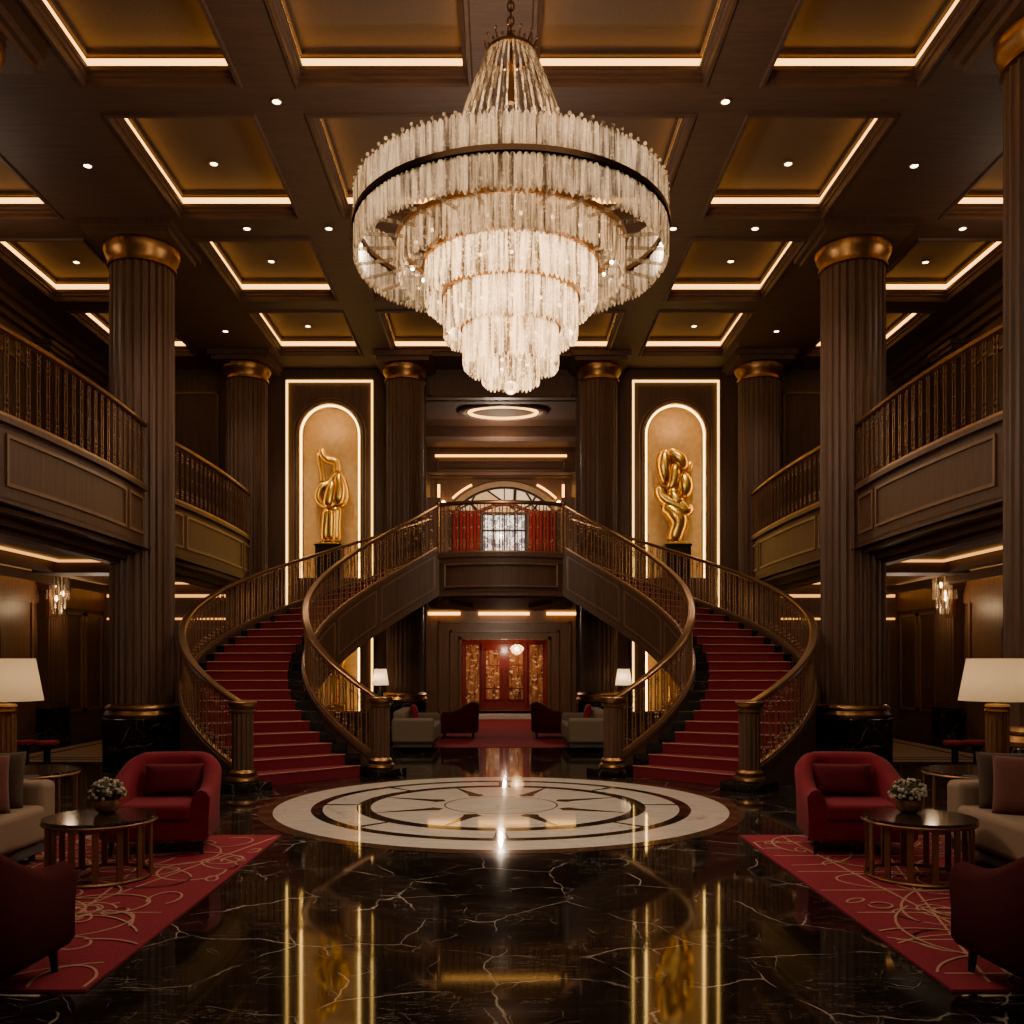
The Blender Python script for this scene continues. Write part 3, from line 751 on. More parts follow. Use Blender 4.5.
o = MB().box((-1.85, 25.93, 7.33), (1.85, 25.98, 7.38)).build('cove_light', 'led', smooth=False); tag(o, 'straight warm cove light across the far ceiling above the arched window', 'light')
m = MB(); rect_frame(m, -1.8, 1.8, 6.93, 7.25, 26.0, .04, .02); m.build('moulding', 'trim', o, smooth=False)
wf = struct(MB().box((-2.3, UY, 0), (2.3, UY+.2, 8)).build('wall_far', 'wood_lit', smooth=False))
wn = thing('window_1', 'large arched window with cream lunette and pale leaded panes beyond the landing', 'window', (.1, UY, 0)); wn['kind'] = 'structure'
zc, r = 4.84, 1.95
def half(rad, y, n=28): return [(rad*cos(R(38+104*i/n)), y, zc+rad*sin(R(38+104*i/n))) for i in range(n+1)]
m = MB(); q = half(r, -.02); m.add(q, [tuple(range(len(q)))]); m.build('lunette_glass', 'stain_cream', wn, smooth=False)
m = MB(); a = half(r+.16, -.06); b = half(r, -.06); n = len(a)
m.add(a+b, [(i, i+1, n+i+1, n+i) for i in range(n-1)]); m.build('arch_surround', 'niche', wn, smooth=False)  # paler plaster colour stands in for light on the surround
m = MB(); m.tube(half(r-.04, -.06), .035, 6); m.tube([(0, -.05, 6.3), (0, -.05, zc+r)], .02, 6)
for an in (48, 132): sg = 1 if an < 90 else -1; m.tube([(sg*.85, -.05, 6.08), (sg*1.12, -.05, 6.42)], .03, 6)
m.build('lunette_bar', 'bark', wn)
m = MB(); m.tube([(q, -.07, 6.1+.16*cos(q*2.6)) for q in [-1.15+2.3*i/24 for i in range(25)]], .06, 8); m.build('pelmet', 'doorred', wn)
m = MB(); m.box((-.62, -.03, 3.6), (.62, -.01, 5.95)); m.build('glass', 'stain_white', wn, smooth=False)
m = MB()
for x in (-.64, -.32, 0, .32, .64): m.box((x-.025, -.06, 3.55), (x+.025, -.02, 5.95))
for z in (3.55, 5.45, 5.93): m.box((-.66, -.06, z), (.66, -.02, z+.06))
m.build('window_frame', 'bark', wn, smooth=False)
for sg, nm in SIDE:
    m = MB(); pts = []
    for i in range(40): pts.append((.1+sg*(.72+.8*i/39), UY-.16+.05*sin(i*1.25)))
    n = len(pts); m.add([(x, y, 3.52) for x, y in pts]+[(x, y, 6.06) for x, y in pts], [(i, i+1, n+i+1, n+i) for i in range(n-1)])
    o = m.build('curtain', 'drape', smooth=True); tag(o, f'dark red pleated drape hanging {nm} of the pale leaded window', 'curtain')
    l = thing('curved_wall_light', f'curved warm light strip {nm} of the arched window', 'light', (.1, UY-.03, 0))
    m = MB(); m.tube([(sg*2.23*cos(R(a)), 0, zc+2.23*sin(R(a))) for a in range(46, 66, 2)], .03, 6); m.build('curved_strip', 'led', l)
    l = thing('wall_light', f'short upright warm light bar at the {nm} end of the far wall', 'light', (.0+sg*1.86, UY-.05, 6.45))
    MB().box((-.035, -.03, -.3), (.035, .03, .4)).build('light_bar', 'led', l, smooth=False); MB().box((-.05, 0, -.33), (.05, .05, .53)).build('back_plate', 'bronze', l, smooth=False)
    l = thing('globe_sconce', f'tiny glowing globe sconce {nm} of the arched window', 'sconce', (.0+sg*1.72, UY-.12, 6.3))
    MB().sphere((0, 0, 0), .06, 12, 8).build('globe', 'sconcebulb', l); MB().box((-.02, 0, -.12), (.02, .1, -.04)).build('bracket', 'bronze', l, smooth=False)

# ------------------------------------------------------------------ lower lounge below the landing
LY = 25.4; DX = .1
struct(MB().box((-2.3, 19.9, 2.95), (2.3, LY, 3.3)).build('ceiling_lounge', 'wood_x', smooth=False))
m = MB(); m.box((-2.3, LY, 0), (DX-1.2, LY+.2, 3.3)); m.box((DX+1.2, LY, 0), (2.3, LY+.2, 3.3)); m.box((DX-1.2, LY, 2.2), (DX+1.2, LY+.2, 3.3))
lw = struct(m.build('wall_lounge', 'wood_lit', smooth=False))
m = MB()
for e, w in ((.06, .07), (.3, .06), (.62, .05)): rect_frame(m, DX-1.2-e, DX+1.2+e, .14, 2.2+e*.75, LY, w, .06)
m.box((-2.1, LY-.06, .74), (-1.85, LY, .79)); m.box((1.9, LY-.06, .74), (2.2, LY, .79))
m.build('panel_moulding', 'trim', lw, smooth=False)
for a, b, nm in ((-2.0, -1.12, 'left'), (-.62, .78, 'middle'), (1.25, 2.08, 'right')):
    o = MB().box((a, LY-.1, 2.84), (b, LY-.05, 2.92)).build('cove_light', 'led', smooth=False); tag(o, f'{nm} one of three warm cove light segments above the red doors', 'light', 'lounge cove lights')
st = MB(); st.box((-2.2, 24.9, 0), (2.3, LY, .07)); st.box((-2.2, 25.1, .07), (2.3, LY, .14)); o = st.build('marble_step', 'wmarble', smooth=False, bevel=.006); tag(o, 'pale marble threshold steps in front of the red doors', 'step')
# vestibule and red doors
m = MB(); V = 27.0; m.quad((DX-1.2, LY, .14), (DX+1.2, LY, .14), (DX+1.2, V, .14), (DX-1.2, V, .14)); struct(m.build('floor_vestibule', 'doorred', smooth=False))
m = MB(); m.quad((DX-1.2, LY, 2.2), (DX+1.2, LY, 2.2), (DX+1.2, V, 2.2), (DX-1.2, V, 2.2)); struct(m.build('ceiling_vestibule', 'goldglass', smooth=False))
for s, nm in SIDE:
    x = DX+s*1.2; w = struct(MB().quad((x, LY, .14), (x, V, .14), (x, V, 2.2), (x, LY, 2.2)).build('wall_vestibule_'+nm, 'goldglass', smooth=False))
    m = MB()
    for y in (25.5, 26.0, 26.5): m.box((min(x, x-s*.05), y, .14), (max(x, x-s*.05), y+.06, 2.2))
    m.build('pilaster_strip', 'doorred', w, smooth=False)
w = struct(MB().quad((DX-1.2, V, .14), (DX+1.2, V, .14), (DX+1.2, V, 2.2), (DX-1.2, V, 2.2)).build('wall_vestibule_back', 'doorred', smooth=False))
m = MB()
for sx in (-1, 1): 
    a, b = sorted((sx*.74, sx*1.12)); m.box((DX+a, V-.02, .3), (DX+b, V-.005, 2.05))
m.build('gilt_panel', 'doorglass', w, smooth=False)
dr = thing('door_1', 'red lacquered double doors with glazed panels below the landing', 'door', (DX, V-.06, .14)); dr['kind'] = 'structure'
for sx in (-1, 1):
    a, b = sorted((sx*.01, sx*.66)); lf = MB()
    rect = MB(); rect.box((a, -.02, 0), (b, .03, 1.95)); d = rect.build('door_leaf', 'doorred', dr, smooth=False)
    g0, g1 = sorted((sx*.14, sx*.54)); MB().box((g0, -.035, .32), (g1, -.02, 1.75)).build('glass', 'doorglass', d, smooth=False)
    m = MB(); rect_frame(m, g0-.03, g1+.03, .29, 1.78, -.02, .04, .03); m.box((g0, -.05, .62), (g1, -.02, .66)); m.box((g0, -.05, 1.3), (g1, -.02, 1.33)); m.build('glazing_bar', 'doorred', d, smooth=False)
    m = MB(); m.tube([(sx*.07, -.06, .75), (sx*.07, -.06, 1.25)], .015, 6); m.build('handle', 'gold', d)
l = thing('crystal_pendant', 'small bright crystal pendant hanging before the red doors', 'pendant lamp', (DX+.35, 26.2, 2.2))
MB().tube([(0, 0, 0), (0, 0, -.15)], .01).build('rod', 'gold', l)
MB().lathe([(.05, -.15), (.16, -.2), (.2, -.28), (.12, -.4), (.02, -.46)], 12).build('crystal_shade', 'crystal_in', l, smooth=False)
MB().sphere((0, 0, -.28), .07, 10, 6).build('bulb', 'bulb', l)

# carpet of the lounge
o = MB().box((-2.0, 16.7, 0), (2.05, 24.85, .006)).build('carpet', 'carpet', smooth=False); tag(o, 'long crimson carpet running below the landing to the red doors', 'carpet')

# ------------------------------------------------------------------ floor medallion
MX, MY = 0., 10.0
md = thing('floor_medallion', 'round white marble medallion with dark rings and star inlaid in the black floor', 'floor medallion', (MX, MY, 0))
def annulus(r0, r1, z, n=96):
    m = MB(); vs = [(r0*cos(2*PI*i/n), r0*sin(2*PI*i/n), z) for i in range(n)]+[(r1*cos(2*PI*i/n), r1*sin(2*PI*i/n), z) for i in range(n)]
    return m.add(vs, [(i, (i+1) % n, n+(i+1) % n, n+i) for i in range(n)])
MB().lathe([(2.41, -.01), (2.41, .002), (.001, .002)], 96).build('white_field', 'wmarble', md, smooth=False)
annulus(2.405, 2.56, .0025).build('border_ring', 'brmarble', md, smooth=False)
annulus(1.9, 2.02, .0035).build('outer_dark_ring', 'kmarble', md, smooth=False)
annulus(1.4, 1.55, .0035).build('inner_dark_ring', 'kmarble', md, smooth=False)
for k in range(8):
    a = R(45*k); ca, sa = cos(a), sin(a); w = .035 if k != 6 else .07
    MB().add([(r*ca-q*sa, r*sa+q*ca, .0035) for r, q in ((1.54, -w*.6), (1.91, -w), (1.91, w), (1.54, w*.6))], [(0, 1, 2, 3)]).build('radial_bar', 'kmarble', md, smooth=False)
    a = R(45*k+22.5); ca, sa = cos(a), sin(a)
    MB().add([(r*ca-q*sa, r*sa+q*ca, .0035) for r, q in ((.66, -.0), (.74, -.1), (.86, -.06), (1.41, -.008), (1.41, .008), (.86, .06), (.74, .1))], [(0, 1, 2, 3, 4, 5, 6)]).build('star_wedge', 'kmarble', md, smooth=False)
annulus(.60, .615, .0035).build('centre_line', 'brmarble', md, smooth=False)

# ------------------------------------------------------------------ chandelier
CX, CY = .085, 8.0
ch = thing('chandelier', 'huge tiered crystal chandelier hanging over the hall', 'chandelier', (CX, CY, 0))
m = MB()
for k in range(14):
    z = 6.98+k*.065; h = k % 2
    pts = [(.028*cos(a)*(1-h), .028*cos(a)*h, z+.045*sin(a)) for a in [2*PI*i/10 for i in range(10)]]; m.tube(pts, .009, 5, True)
m.sphere((0, 0, 6.95), .05); m.lathe([(.001, 7.8), (.14, 7.8), (.13, 7.75), (.03, 7.7), (.001, 7.7)], 24); m.build('chain', 'gold', ch)
TIERS = [(1.33, 5.55, 5.27, 168, .05, 'crystal'), (1.33, 5.25, 4.96, 168, .05, 'crystal'), (.965, 5.20, 4.84, 122, .05, 'crystal'),
         (.73, 5.03, 4.62, 96, .046, 'crystal_in'), (.565, 4.76, 4.34, 76, .044, 'crystal_in'), (.40, 4.5, 4.08, 56, .042, 'crystal_in'), (.235, 4.31, 3.95, 34, .04, 'crystal_in')]
front = []; rest = {'crystal': MB(), 'crystal_in': MB()}
def prism_bar(mb, a, r, z0, z1, w):
    ca, sa = cos(a), sin(a); sec = [(0, -w*.5), (w*.42, 0), (0, w*.5), (-w*.42, 0)]
    vs = []
    for z, k in ((z0, .25), (z0+w*.7, 1), (z1-w*.6, 1), (z1, .4)):
        for p, q in sec: vs.append(((r+p*k)*ca-q*k*sa, (r+p*k)*sa+q*k*ca, z))
    fs = [(j*4+i, j*4+(i+1) % 4, (j+1)*4+(i+1) % 4, (j+1)*4+i) for j in range(3) for i in range(4)]+[(3, 2, 1, 0), (12, 13, 14, 15)]
    mb.add(vs, fs)
for ti, (r, zt, zb, n, w, mt) in enumerate(TIERS):
    lst = []
    for i in range(n):
        a = 2*PI*i/n; jz = rnd.uniform(-.012, .012); lst.append((-sin(a), a, jz))
    nf = {0: 20, 1: 20, 2: 16, 3: 14, 4: 12, 5: 10, 6: 8}[ti]
    lst.sort(key=lambda q: -q[0])
    for k, (_, a, jz) in enumerate(lst):
        if k < nf:
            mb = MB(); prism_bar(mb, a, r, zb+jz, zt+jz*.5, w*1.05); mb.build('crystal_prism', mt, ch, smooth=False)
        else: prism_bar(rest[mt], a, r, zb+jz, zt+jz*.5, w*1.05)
    band = MB(); n2 = 72; zz = {0: 5.262, 1: 5.262}.get(ti, zt-.05)
    vs = []
    for i in range(n2):
        a = 2*PI*i/n2
        for q, z in ((r+.036, zz-.022), (r+.036, zz+.022), (r-.03, zz+.022), (r-.03, zz-.022)): vs.append((q*cos(a), q*sin(a), z))
    band.add(vs, [(i*4+j, ((i+1) % n2)*4+j, ((i+1) % n2)*4+(j+1) % 4, i*4+(j+1) % 4) for i in range(n2) for j in range(4)])
    band.build('tier_ring', 'gold' if ti > 1 else 'rail', ch)
    # inner glowing sleeve of bulbs
    if ti >= 2:
        nb = max(6, int(r*22))
        mb = MB()
        for i in range(nb):
            a = 2*PI*i/nb; mb.sphere(((r-.09)*cos(a), (r-.09)*sin(a), (zt+zb)/2), .017, 6, 4)
        mb.build('bulb_cluster', 'bulb', ch)
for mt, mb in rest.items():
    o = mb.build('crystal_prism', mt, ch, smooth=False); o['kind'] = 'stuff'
# spokes
m = MB()
for k in range(28):
    a = 2*PI*k/28; ca, sa = cos(a), sin(a)
    m.tube([(1.33*ca, 1.33*sa, 5.0), (.97*ca, .97*sa, 5.05)], .016, 4); m.tube([(.95*ca, .95*sa, 4.98), (.74*ca, .74*sa, 4.98)], .014, 4)
m.build('spoke_ring', 'crystal_s', ch, smooth=False)
# crown of hanging strands
m = MB(); mc = MB()
for k in range(38):
    a = 2*PI*k/38; ca, sa = cos(a), sin(a); n = 9; pts = []
    for i in range(n): 
        u = i/(n-1); rr = .2+.44*u**.85; pts.append((rr*ca, rr*sa, 6.82-1.25*u))
    m.tube(pts, .011, 4)
for k in range(26):
    a = 2*PI*k/26; ca, sa = cos(a), sin(a); rr = .2+.03*(k % 2); mc.tube([(.15*ca, .15*sa, 6.78), (rr*ca, rr*sa, 6.86+.05*(k % 2))], [.012, .005], 5)
    mc.sphere((rr*ca, rr*sa, 6.88+.05*(k % 2)), .014, 6, 4)
o = m.build('crystal_strand_cone', 'crystal_s', ch, smooth=False)
mc.torus(.2, .018, 6.83, 32, 6); mc.tube([(0, 0, 6.4), (0, 0, 7.0)], .03, 8); mc.build('crown', 'gold', ch)
m = MB()
for k in range(90):
    a = 2*PI*k/90; m.sphere((1.345*cos(a), 1.345*sin(a), 5.552+.006*(k % 3)), .015, 6, 4)
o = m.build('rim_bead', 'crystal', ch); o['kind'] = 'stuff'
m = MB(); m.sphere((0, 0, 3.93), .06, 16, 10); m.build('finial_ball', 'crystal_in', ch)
def pt(name, loc, e, col=(1, .8, .6), rad=.3):
    l = bpy.data.lights.new(name, 'POINT'); l.energy = e; l.color = col; l.shadow_soft_size = rad
    o = bpy.data.objects.new(name, l); C.objects.link(o); o.location = loc; return o
pt('chandelier_light', (CX, CY, 5.75), 150, rad=.15); pt('chandelier_light', (CX, CY, 4.75), 110, rad=.1); pt('chandelier_light', (CX, CY, 3.6), 150, rad=.3)

# ------------------------------------------------------------------ sculptures
def skinned(name, chains, parent, sub=2, mat='sculpt', y=0.):
    """chains of (x, z, r[, dy]); each chain is its own skinned strand, evaluated and merged into one mesh"""
    bm_all = bmesh.new(); dg = None
    for chn in chains:
        me = bpy.data.meshes.new('tmp'); n = len(chn)
        me.from_pydata([(p[0], y+(p[3] if len(p) > 3 else 0), p[1]) for p in chn], [(i, i+1) for i in range(n-1)], [])
        o = bpy.data.objects.new('tmp', me); C.objects.link(o)
        md = o.modifiers.new('skin', 'SKIN'); md.use_smooth_shade = True
        if not me.skin_vertices: 
            pass
        bpy.context.view_layer.update()
        lay = me.skin_vertices[0].data
        for i, p in enumerate(chn): lay[i].radius = (p[2], p[2]*.8); lay[i].use_root = (i == 0)
        s = o.modifiers.new('s', 'SUBSURF'); s.levels = s.render_levels = sub
        bpy.context.view_layer.update(); dg = bpy.context.evaluated_depsgraph_get()
        ev = o.evaluated_get(dg); mm = ev.to_mesh(); bm_all.from_mesh(mm); ev.to_mesh_clear()
        bpy.data.objects.remove(o); bpy.data.meshes.remove(me)
    me = bpy.data.meshes.new(name); bm_all.to_mesh(me); bm_all.free(); me.materials.append(M[mat])
    me.polygons.foreach_set('use_smooth', [True]*len(me.polygons))
    o = bpy.data.objects.new(name, me); C.objects.link(o); o.parent = parent; return o
def conv(chains, cx, cz, k): return [[((p[0]-cx)*k, (cz-p[1])*k, p[2]*k*1.65)+((p[3],) if len(p) > 3 else ()) for p in c] for c in chains]
K = .00503
left = [[(218, 366, 9), (222, 392, 18), (240, 418, 16), (262, 426, 17), (285, 426, 20), (290, 455, 17), (285, 480, 20)],
        [(205, 385, 7), (208, 430, 7), (217, 475, 7), (226, 520, 9)], [(216, 385, 5), (222, 440, 5), (230, 490, 6), (236, 530, 8)],
        [(284, 474, 16), (308, 505, 19), (322, 550, 17), (328, 590, 15), (312, 613, 15), (280, 616, 14), (248, 608, 10)],
        [(286, 470, 9), (264, 498, 8), (246, 525, 12), (222, 530, 16), (206, 560, 16), (203, 592, 15), (222, 606, 14), (250, 628, 10)],
        [(286, 478, 19), (302, 520, 23), (302, 570, 25), (288, 622, 26)], [(274, 500, 15), (264, 550, 24), (252, 600, 26), (250, 632, 23)], [(240, 520, 12), (262, 560, 14), (282, 600, 10)],
        [(250, 622, 24), (243, 680, 20), (236, 730, 18), (240, 778, 22)], [(282, 618, 22), (282, 680, 18), (278, 730, 19), (284, 778, 22)], [(264, 630, 24), (262, 700, 22), (262, 778, 22)]]
right = [[(280, 372, 12), (272, 410, 20), (270, 450, 21), (276, 490, 18), (288, 528, 12)],
         [(285, 378, 10), (312, 394, 16), (340, 412, 22), (358, 440, 18), (352, 470, 12)],
         [(384, 420, 8), (386, 445, 11), (376, 475, 10)],
         [(350, 470, 14), (362, 510, 24), (366, 550, 24), (360, 590, 14)],
         [(318, 430, 14), (320, 480, 18), (312, 530, 16), (290, 555, 14)],
         [(262, 532, 14), (250, 555, 16), (266, 585, 18), (300, 605, 20), (340, 620, 22), (372, 648, 24), (388, 630, 16), (380, 605, 10)],
         [(290, 545, 14), (316, 560, 18), (326, 590, 16)], [(290, 552, 16), (322, 594, 23), (346, 626, 22)],
         [(258, 630, 14), (284, 628, 18), (312, 650, 26), (340, 680, 28), (332, 715, 24), (320, 745, 22), (312, 778, 22)]]
for s, nm, chains, ccx, lab in ((-1, 'left', left, 255, 'upright gilded abstract robed figure in the left niche'), (1, 'right', right, 328, 'gilded abstract sculpture of looping rounded forms in the right niche')):
    x = NX[s]; xo = {-1: -.0, 1: -.0}[s]
    y = BY+.2
    px = {-1: 270+255/4.267, 1: 600+326/4.267}[s]; xw = (px-501)/922*y
    pd = thing('pedestal', f'dark square pedestal in the {nm} niche', 'pedestal', (xw, y, 3.352))
    MB().box((-.27, -.24, 0), (.27, .24, .68)).build('block', 'black', pd, smooth=False, bevel=.01); MB().box((-.29, -.26, .68), (.29, .26, .72)).build('cap', 'black', pd, smooth=False)
    sc = thing('sculpture', lab, 'sculpture', (xw, y, 4.072))
    skinned('figure', conv([[(p[0], p[1], p[2]*(1.3 if s > 0 else .92)) for p in c] for c in chains], ccx, 786, K), sc)
    MB().box((-.2, -.17, 0), (.2, .17, .05)).build('base', 'sculpt', sc, smooth=False, bevel=.008)
    # lower niche figure
    sc = thing('sculpture', f'slender gold figure in the lower niche behind the {nm} stair', 'sculpture', (x-s*.05, BY+.33, .5))
    skinned('figure', [[(0, .1, .12), (.02, .7, .09), (-.03, 1.1, .13), (.03, 1.5, .1), (.0, 1.8, .08)], [(.03, 1.4, .06), (.2, 1.1, .06), (.1, .8, .05)]], sc)
    MB().box((-.2, -.18, 0), (.2, .18, .12)).build('base', 'sculpt', sc, smooth=False)
    l = bpy.data.lights.new('sculpture_fill_spot', 'SPOT'); l.energy = 130; l.spot_size = R(46); l.spot_blend = .7; l.color = (1, .8, .52); l.shadow_soft_size = .05  # unseen spot added to brighten the gilded figure
    o = bpy.data.objects.new('sculpture_fill_spot', l); C.objects.link(o); o.location = (xw, BY-1.9, 7.5); o.rotation_euler = (R(38), 0, 0)
    pt('niche_light', (x, BY+.1, 6.6), 5, (1, .66, .34), .05)

# ------------------------------------------------------------------ seating groups
def rug_lines(mb, x0, x1, y0, y1, seed):
    r = random.Random(seed); W = .0075; zz = [.0125]
    def rib(pts, closed=False):
        pts = [p for p in pts if x0+.02 < p[0] < x1-.02 and y0+.02 < p[1] < y1-.02]
        if len(pts) > 1:
            mx = max((Vector(a)-Vector(b)).length for a, b in zip(pts, pts[1:]))
            zz[0] += .00004
            if mx < .3: mb.sweep([(p[0], p[1], zz[0]) for p in pts], [(-W, 0), (-W, .002), (W, .002), (W, 0)], False)
    def line(a, b, n=40): rib([(a[0]+(b[0]-a[0])*i/n, a[1]+(b[1]-a[1])*i/n) for i in range(n+1)])
    def arc(c, rad, a0, a1, e=1., rot=0., n=40):
        pts = []
        for i in range(n+1):
            a = R(a0+(a1-a0)*i/n); x, y = rad*cos(a), rad*e*sin(a); pts.append((c[0]+x*cos(rot)-y*sin(rot), c[1]+x*sin(rot)+y*cos(rot)))
        rib(pts)
    for k in range(7):
        y = y0+(y1-y0)*(k+.4)/7; line((x0, y), (x0+(x1-x0)*r.uniform(.4, 1), y))
    line((x0+.2, y0), (x1*.4+x0*.6, y1)); line((x0+.6, y0), (x0+.35, y1)); line((x1-.5, y0), (x1-.9, y1)); line((x1-1.1, y0), (x1, y1))
    for k in range(120):
        arc((r.uniform(x0, x1), r.uniform(y0, y1)), r.choice((.08, .12, .16, .22, .3, .45, .7)), r.uniform(0, 360), r.uniform(360, 640), r.uniform(.45, 1), r.uniform(0, 3))

# prototype armchair, faces -y
def armchair(name, label, mat, loc, rz, group):
    t = thing(name, label, 'armchair', loc, rz, group)
    m = MB(); U = []; HW, HB = .44, .42
    for i in range(7): U.append((-HW, -.40+.06*i+(.0 if i else 0)))
    for i in range(1, 24):
        a = PI-PI*i/24; ex = .75
        U.append((HW*(1 if cos(a) > 0 else -1)*abs(cos(a))**ex, -.04+(HB+.04)*abs(sin(a))**ex))
    for i in range(7): U.append((HW, -.04-.06*i))
    n = len(U); L = [0]
    for a, b in zip(U, U[1:]): L.append(L[-1]+math.dist(a, b))
    tot = L[-1]; rows = []
    for i, (x, y) in enumerate(U):
        u = L[i]/tot; d = abs(u-.5)*2          # 0 back, 1 arm front
        k = min(1, max(0, (d-.25)/.62)); k = k*k*(3-2*k); top = .775-.25*k
        a = Vector(U[max(i-1, 0)]); b = Vector(U[min(i+1, n-1)]); dd = (b-a).normalized(); nn = Vector((-dd.y, dd.x))   # points outwards?
        c = Vector((x, y)); inw = Vector((-nn.x, -nn.y)) if nn.dot(c-Vector((0, -.1))) > 0 else nn
        th = .125+.02*(1-d); lean = .05*(1-d)
        prof = [(.03, .12), (.0, .16), (-.0, top*.55), (-.012-lean*.2, top-.05), (.02, top-.005), (th*.5, top+.012), (th-.02, top-.005), (th+.005, top-.05), (th+.02, .42), (th+.03, .3), (th+.03, .12)]
        rows.append([(x+inw.x*o, y+inw.y*o, z) for o, z in prof])
    k = len(rows[0]); vs = [v for r_ in rows for v in r_]
    fs = [(i*k+j, (i+1)*k+j, (i+1)*k+(j+1) % k, i*k+(j+1) % k) for i in range(n-1) for j in range(k)]
    fs += [tuple(range(k)), tuple(range((n-1)*k, n*k))]
    m.add(vs, fs); m.build('tub_back', mat, t, angle=50)
    m = MB(); w, z0, z1 = .305, .28, .42
    m.box((-w, -.43, z0), (w, .28, z1)); o = m.build('seat_cushion', mat, t, bevel=.04); o.modifiers['bevel'].segments = 4
    m = MB(); m.box((-.33, -.405, .12), (.33, .3, .32)); o = m.build('seat_base', mat, t, bevel=.02)
    for sx in (-1, 1):
        for yy in (-.33, .3):
            x = sx*(.36 if yy < 0 else .27); mb = MB(); mb.tube([(x, yy, .14), (x*1.03, yy*1.02, 0)], [.026, .016], 8); mb.build('leg', 'black', t)
    return t
def pillow(name, label, w, h, th, mat, loc, rot, group=None, cat='cushion'):
    m = MB(); n = 14; vs = []
    for sd in (1, -1):
        for j in range(n+1):
            for i in range(n+1):
                u, v = 2*i/n-1, 2*j/n-1; q = (max(0, 1-u**4)*max(0, 1-v**4))**.5
                pin = 1-.07*(1-abs(v)**2)*abs(u)**4*0-.05*(1-u*u)*v*v
                pin2 = 1-.05*(1-v*v)*u*u
                vs.append((u*w/2*pin2, sd*th/2*q, v*h/2*pin))
    b = (n+1)**2; fs = []
    for j in range(n):
        for i in range(n):
            a = j*(n+1)+i; fs.append((a, a+1, a+n+2, a+n+1)); fs.append((b+a, b+a+n+1, b+a+n+2, b+a+1))
    m.add(vs, fs); o = m.build(name, mat)
    bm = bmesh.new(); bm.from_mesh(o.data); bmesh.ops.remove_doubles(bm, verts=bm.verts, dist=1e-4); bm.to_mesh(o.data); bm.free()
    o.data.polygons.foreach_set('use_smooth', [True]*len(o.data.polygons))
    o.location = loc; o.rotation_euler = rot; return tag(o, label, cat, group)

def sofa(label, loc, rz, L=2.1, D=.92, arm_h=.62, back_h=.78, group=None, fab='beige'):
    """origin under the middle of the front edge; faces -y"""
    t = thing('sofa', label, 'sofa', loc, rz, group)
    def rb(name, lo, hi, mat, bv):
        o = MB().box(lo, hi).build(name, mat, t, bevel=bv); o.modifiers['bevel'].segments = 4; return o
    rb('base', (-L/2+.04, .05, .08), (L/2-.04, D-.06, .2), 'greybase', .01)
    rb('seat_cushion', (-L/2+.2, 0, .17), (L/2-.2, D-.2, .45), fab, .05)
    for sx in (-1, 1):
        a, b = sorted((sx*(L/2-.22), sx*L/2)); rb('arm', (a, .02, .15), (b, D, arm_h), fab, .05)
    rb('backrest', (-L/2+.2, D-.24, .2), (L/2-.2, D, back_h), fab, .07)
    for sx in (-1, 1):
        for yy in (.16, D-.16):
            mb = MB(); mb.tube([(sx*(L/2-.12), yy, .12), (sx*(L/2-.12), yy, 0)], [.03, .022], 8); mb.build('leg', 'black', t)
    return t

def coffee_table(label, loc):
    t = thing('coffee_table', label, 'coffee table', loc, 0, 'round bronze coffee tables'); r = .36
    MB().lathe([(.001, .405), (r+.02, .405), (r+.025, .42), (r+.02, .435), (.001, .435)], 64).build('table_top', 'tabletop', t)
    MB().torus(r+.012, .016, .405, 64, 6).build('rim', 'bronze', t)
    MB().torus(r-.005, .012, .014, 64, 6).build('base_ring', 'gold', t)
    for k in range(14):
        a = 2*PI*k/14+.1; x, y = (r-.01)*cos(a), (r-.01)*sin(a)
        MB().box((x-.008, y-.021, .01), (x+.008, y+.021, .4), a).build('leg', 'bronze', t, smooth=False)
    return t
def side_table(label, loc, r=.45, h=.55):
    t = thing('side_table', label, 'side table', loc, 0, 'round bronze side tables'); h += .03
    MB().lathe([(.001, h-.03), (r, h-.03), (r+.006, h-.015), (r, h), (.001, h)], 48).build('table_top', 'tabletop', t)
    MB().torus(r, .012, h-.03, 48, 6).build('rim', 'bronze', t); MB().torus(r-.01, .01, .012, 48, 6).build('base_ring', 'bronze', t)
    for k in range(10):
        a = 2*PI*k/10+.2; x, y = (r-.015)*cos(a), (r-.015)*sin(a); MB().tube([(x, y, .01), (x, y, h-.03)], .013, 6).build('leg', 'bronze', t)
    return t
def big_lamp(label, loc):
    t = thing('table_lamp', label, 'lamp', loc, 0, 'large table lamps')
    m = MB(); m.fluted(.095, .03, .54, 14, .014); m.build('base_column', 'bronze', t, angle=25)
    MB().lathe([(.11, 0), (.115, .015), (.11, .03), (.09, .035)], 32).build('foot', 'bronze', t)
    MB().lathe([(.1, .53), (.105, .54), (.1, .555), (.1, .57), (.105, .58), (.09, .6), (.02, .605), (.015, .68)], 32).build('neck', 'gold', t)
    m = MB(); n = 48; vs = []
    for r, z in ((.312, .63), (.245, 1.0)): vs += [(r*cos(2*PI*i/n), r*sin(2*PI*i/n), z) for i in range(n)]
    m.add(vs, [(i, (i+1) % n, n+(i+1) % n, n+i) for i in range(n)]); m.build('lamp_shade', 'shade', t)
    pt('lamp_light', (loc[0], loc[1], loc[2]+.8), 4.5, (1, .78, .52), .06)
    return t
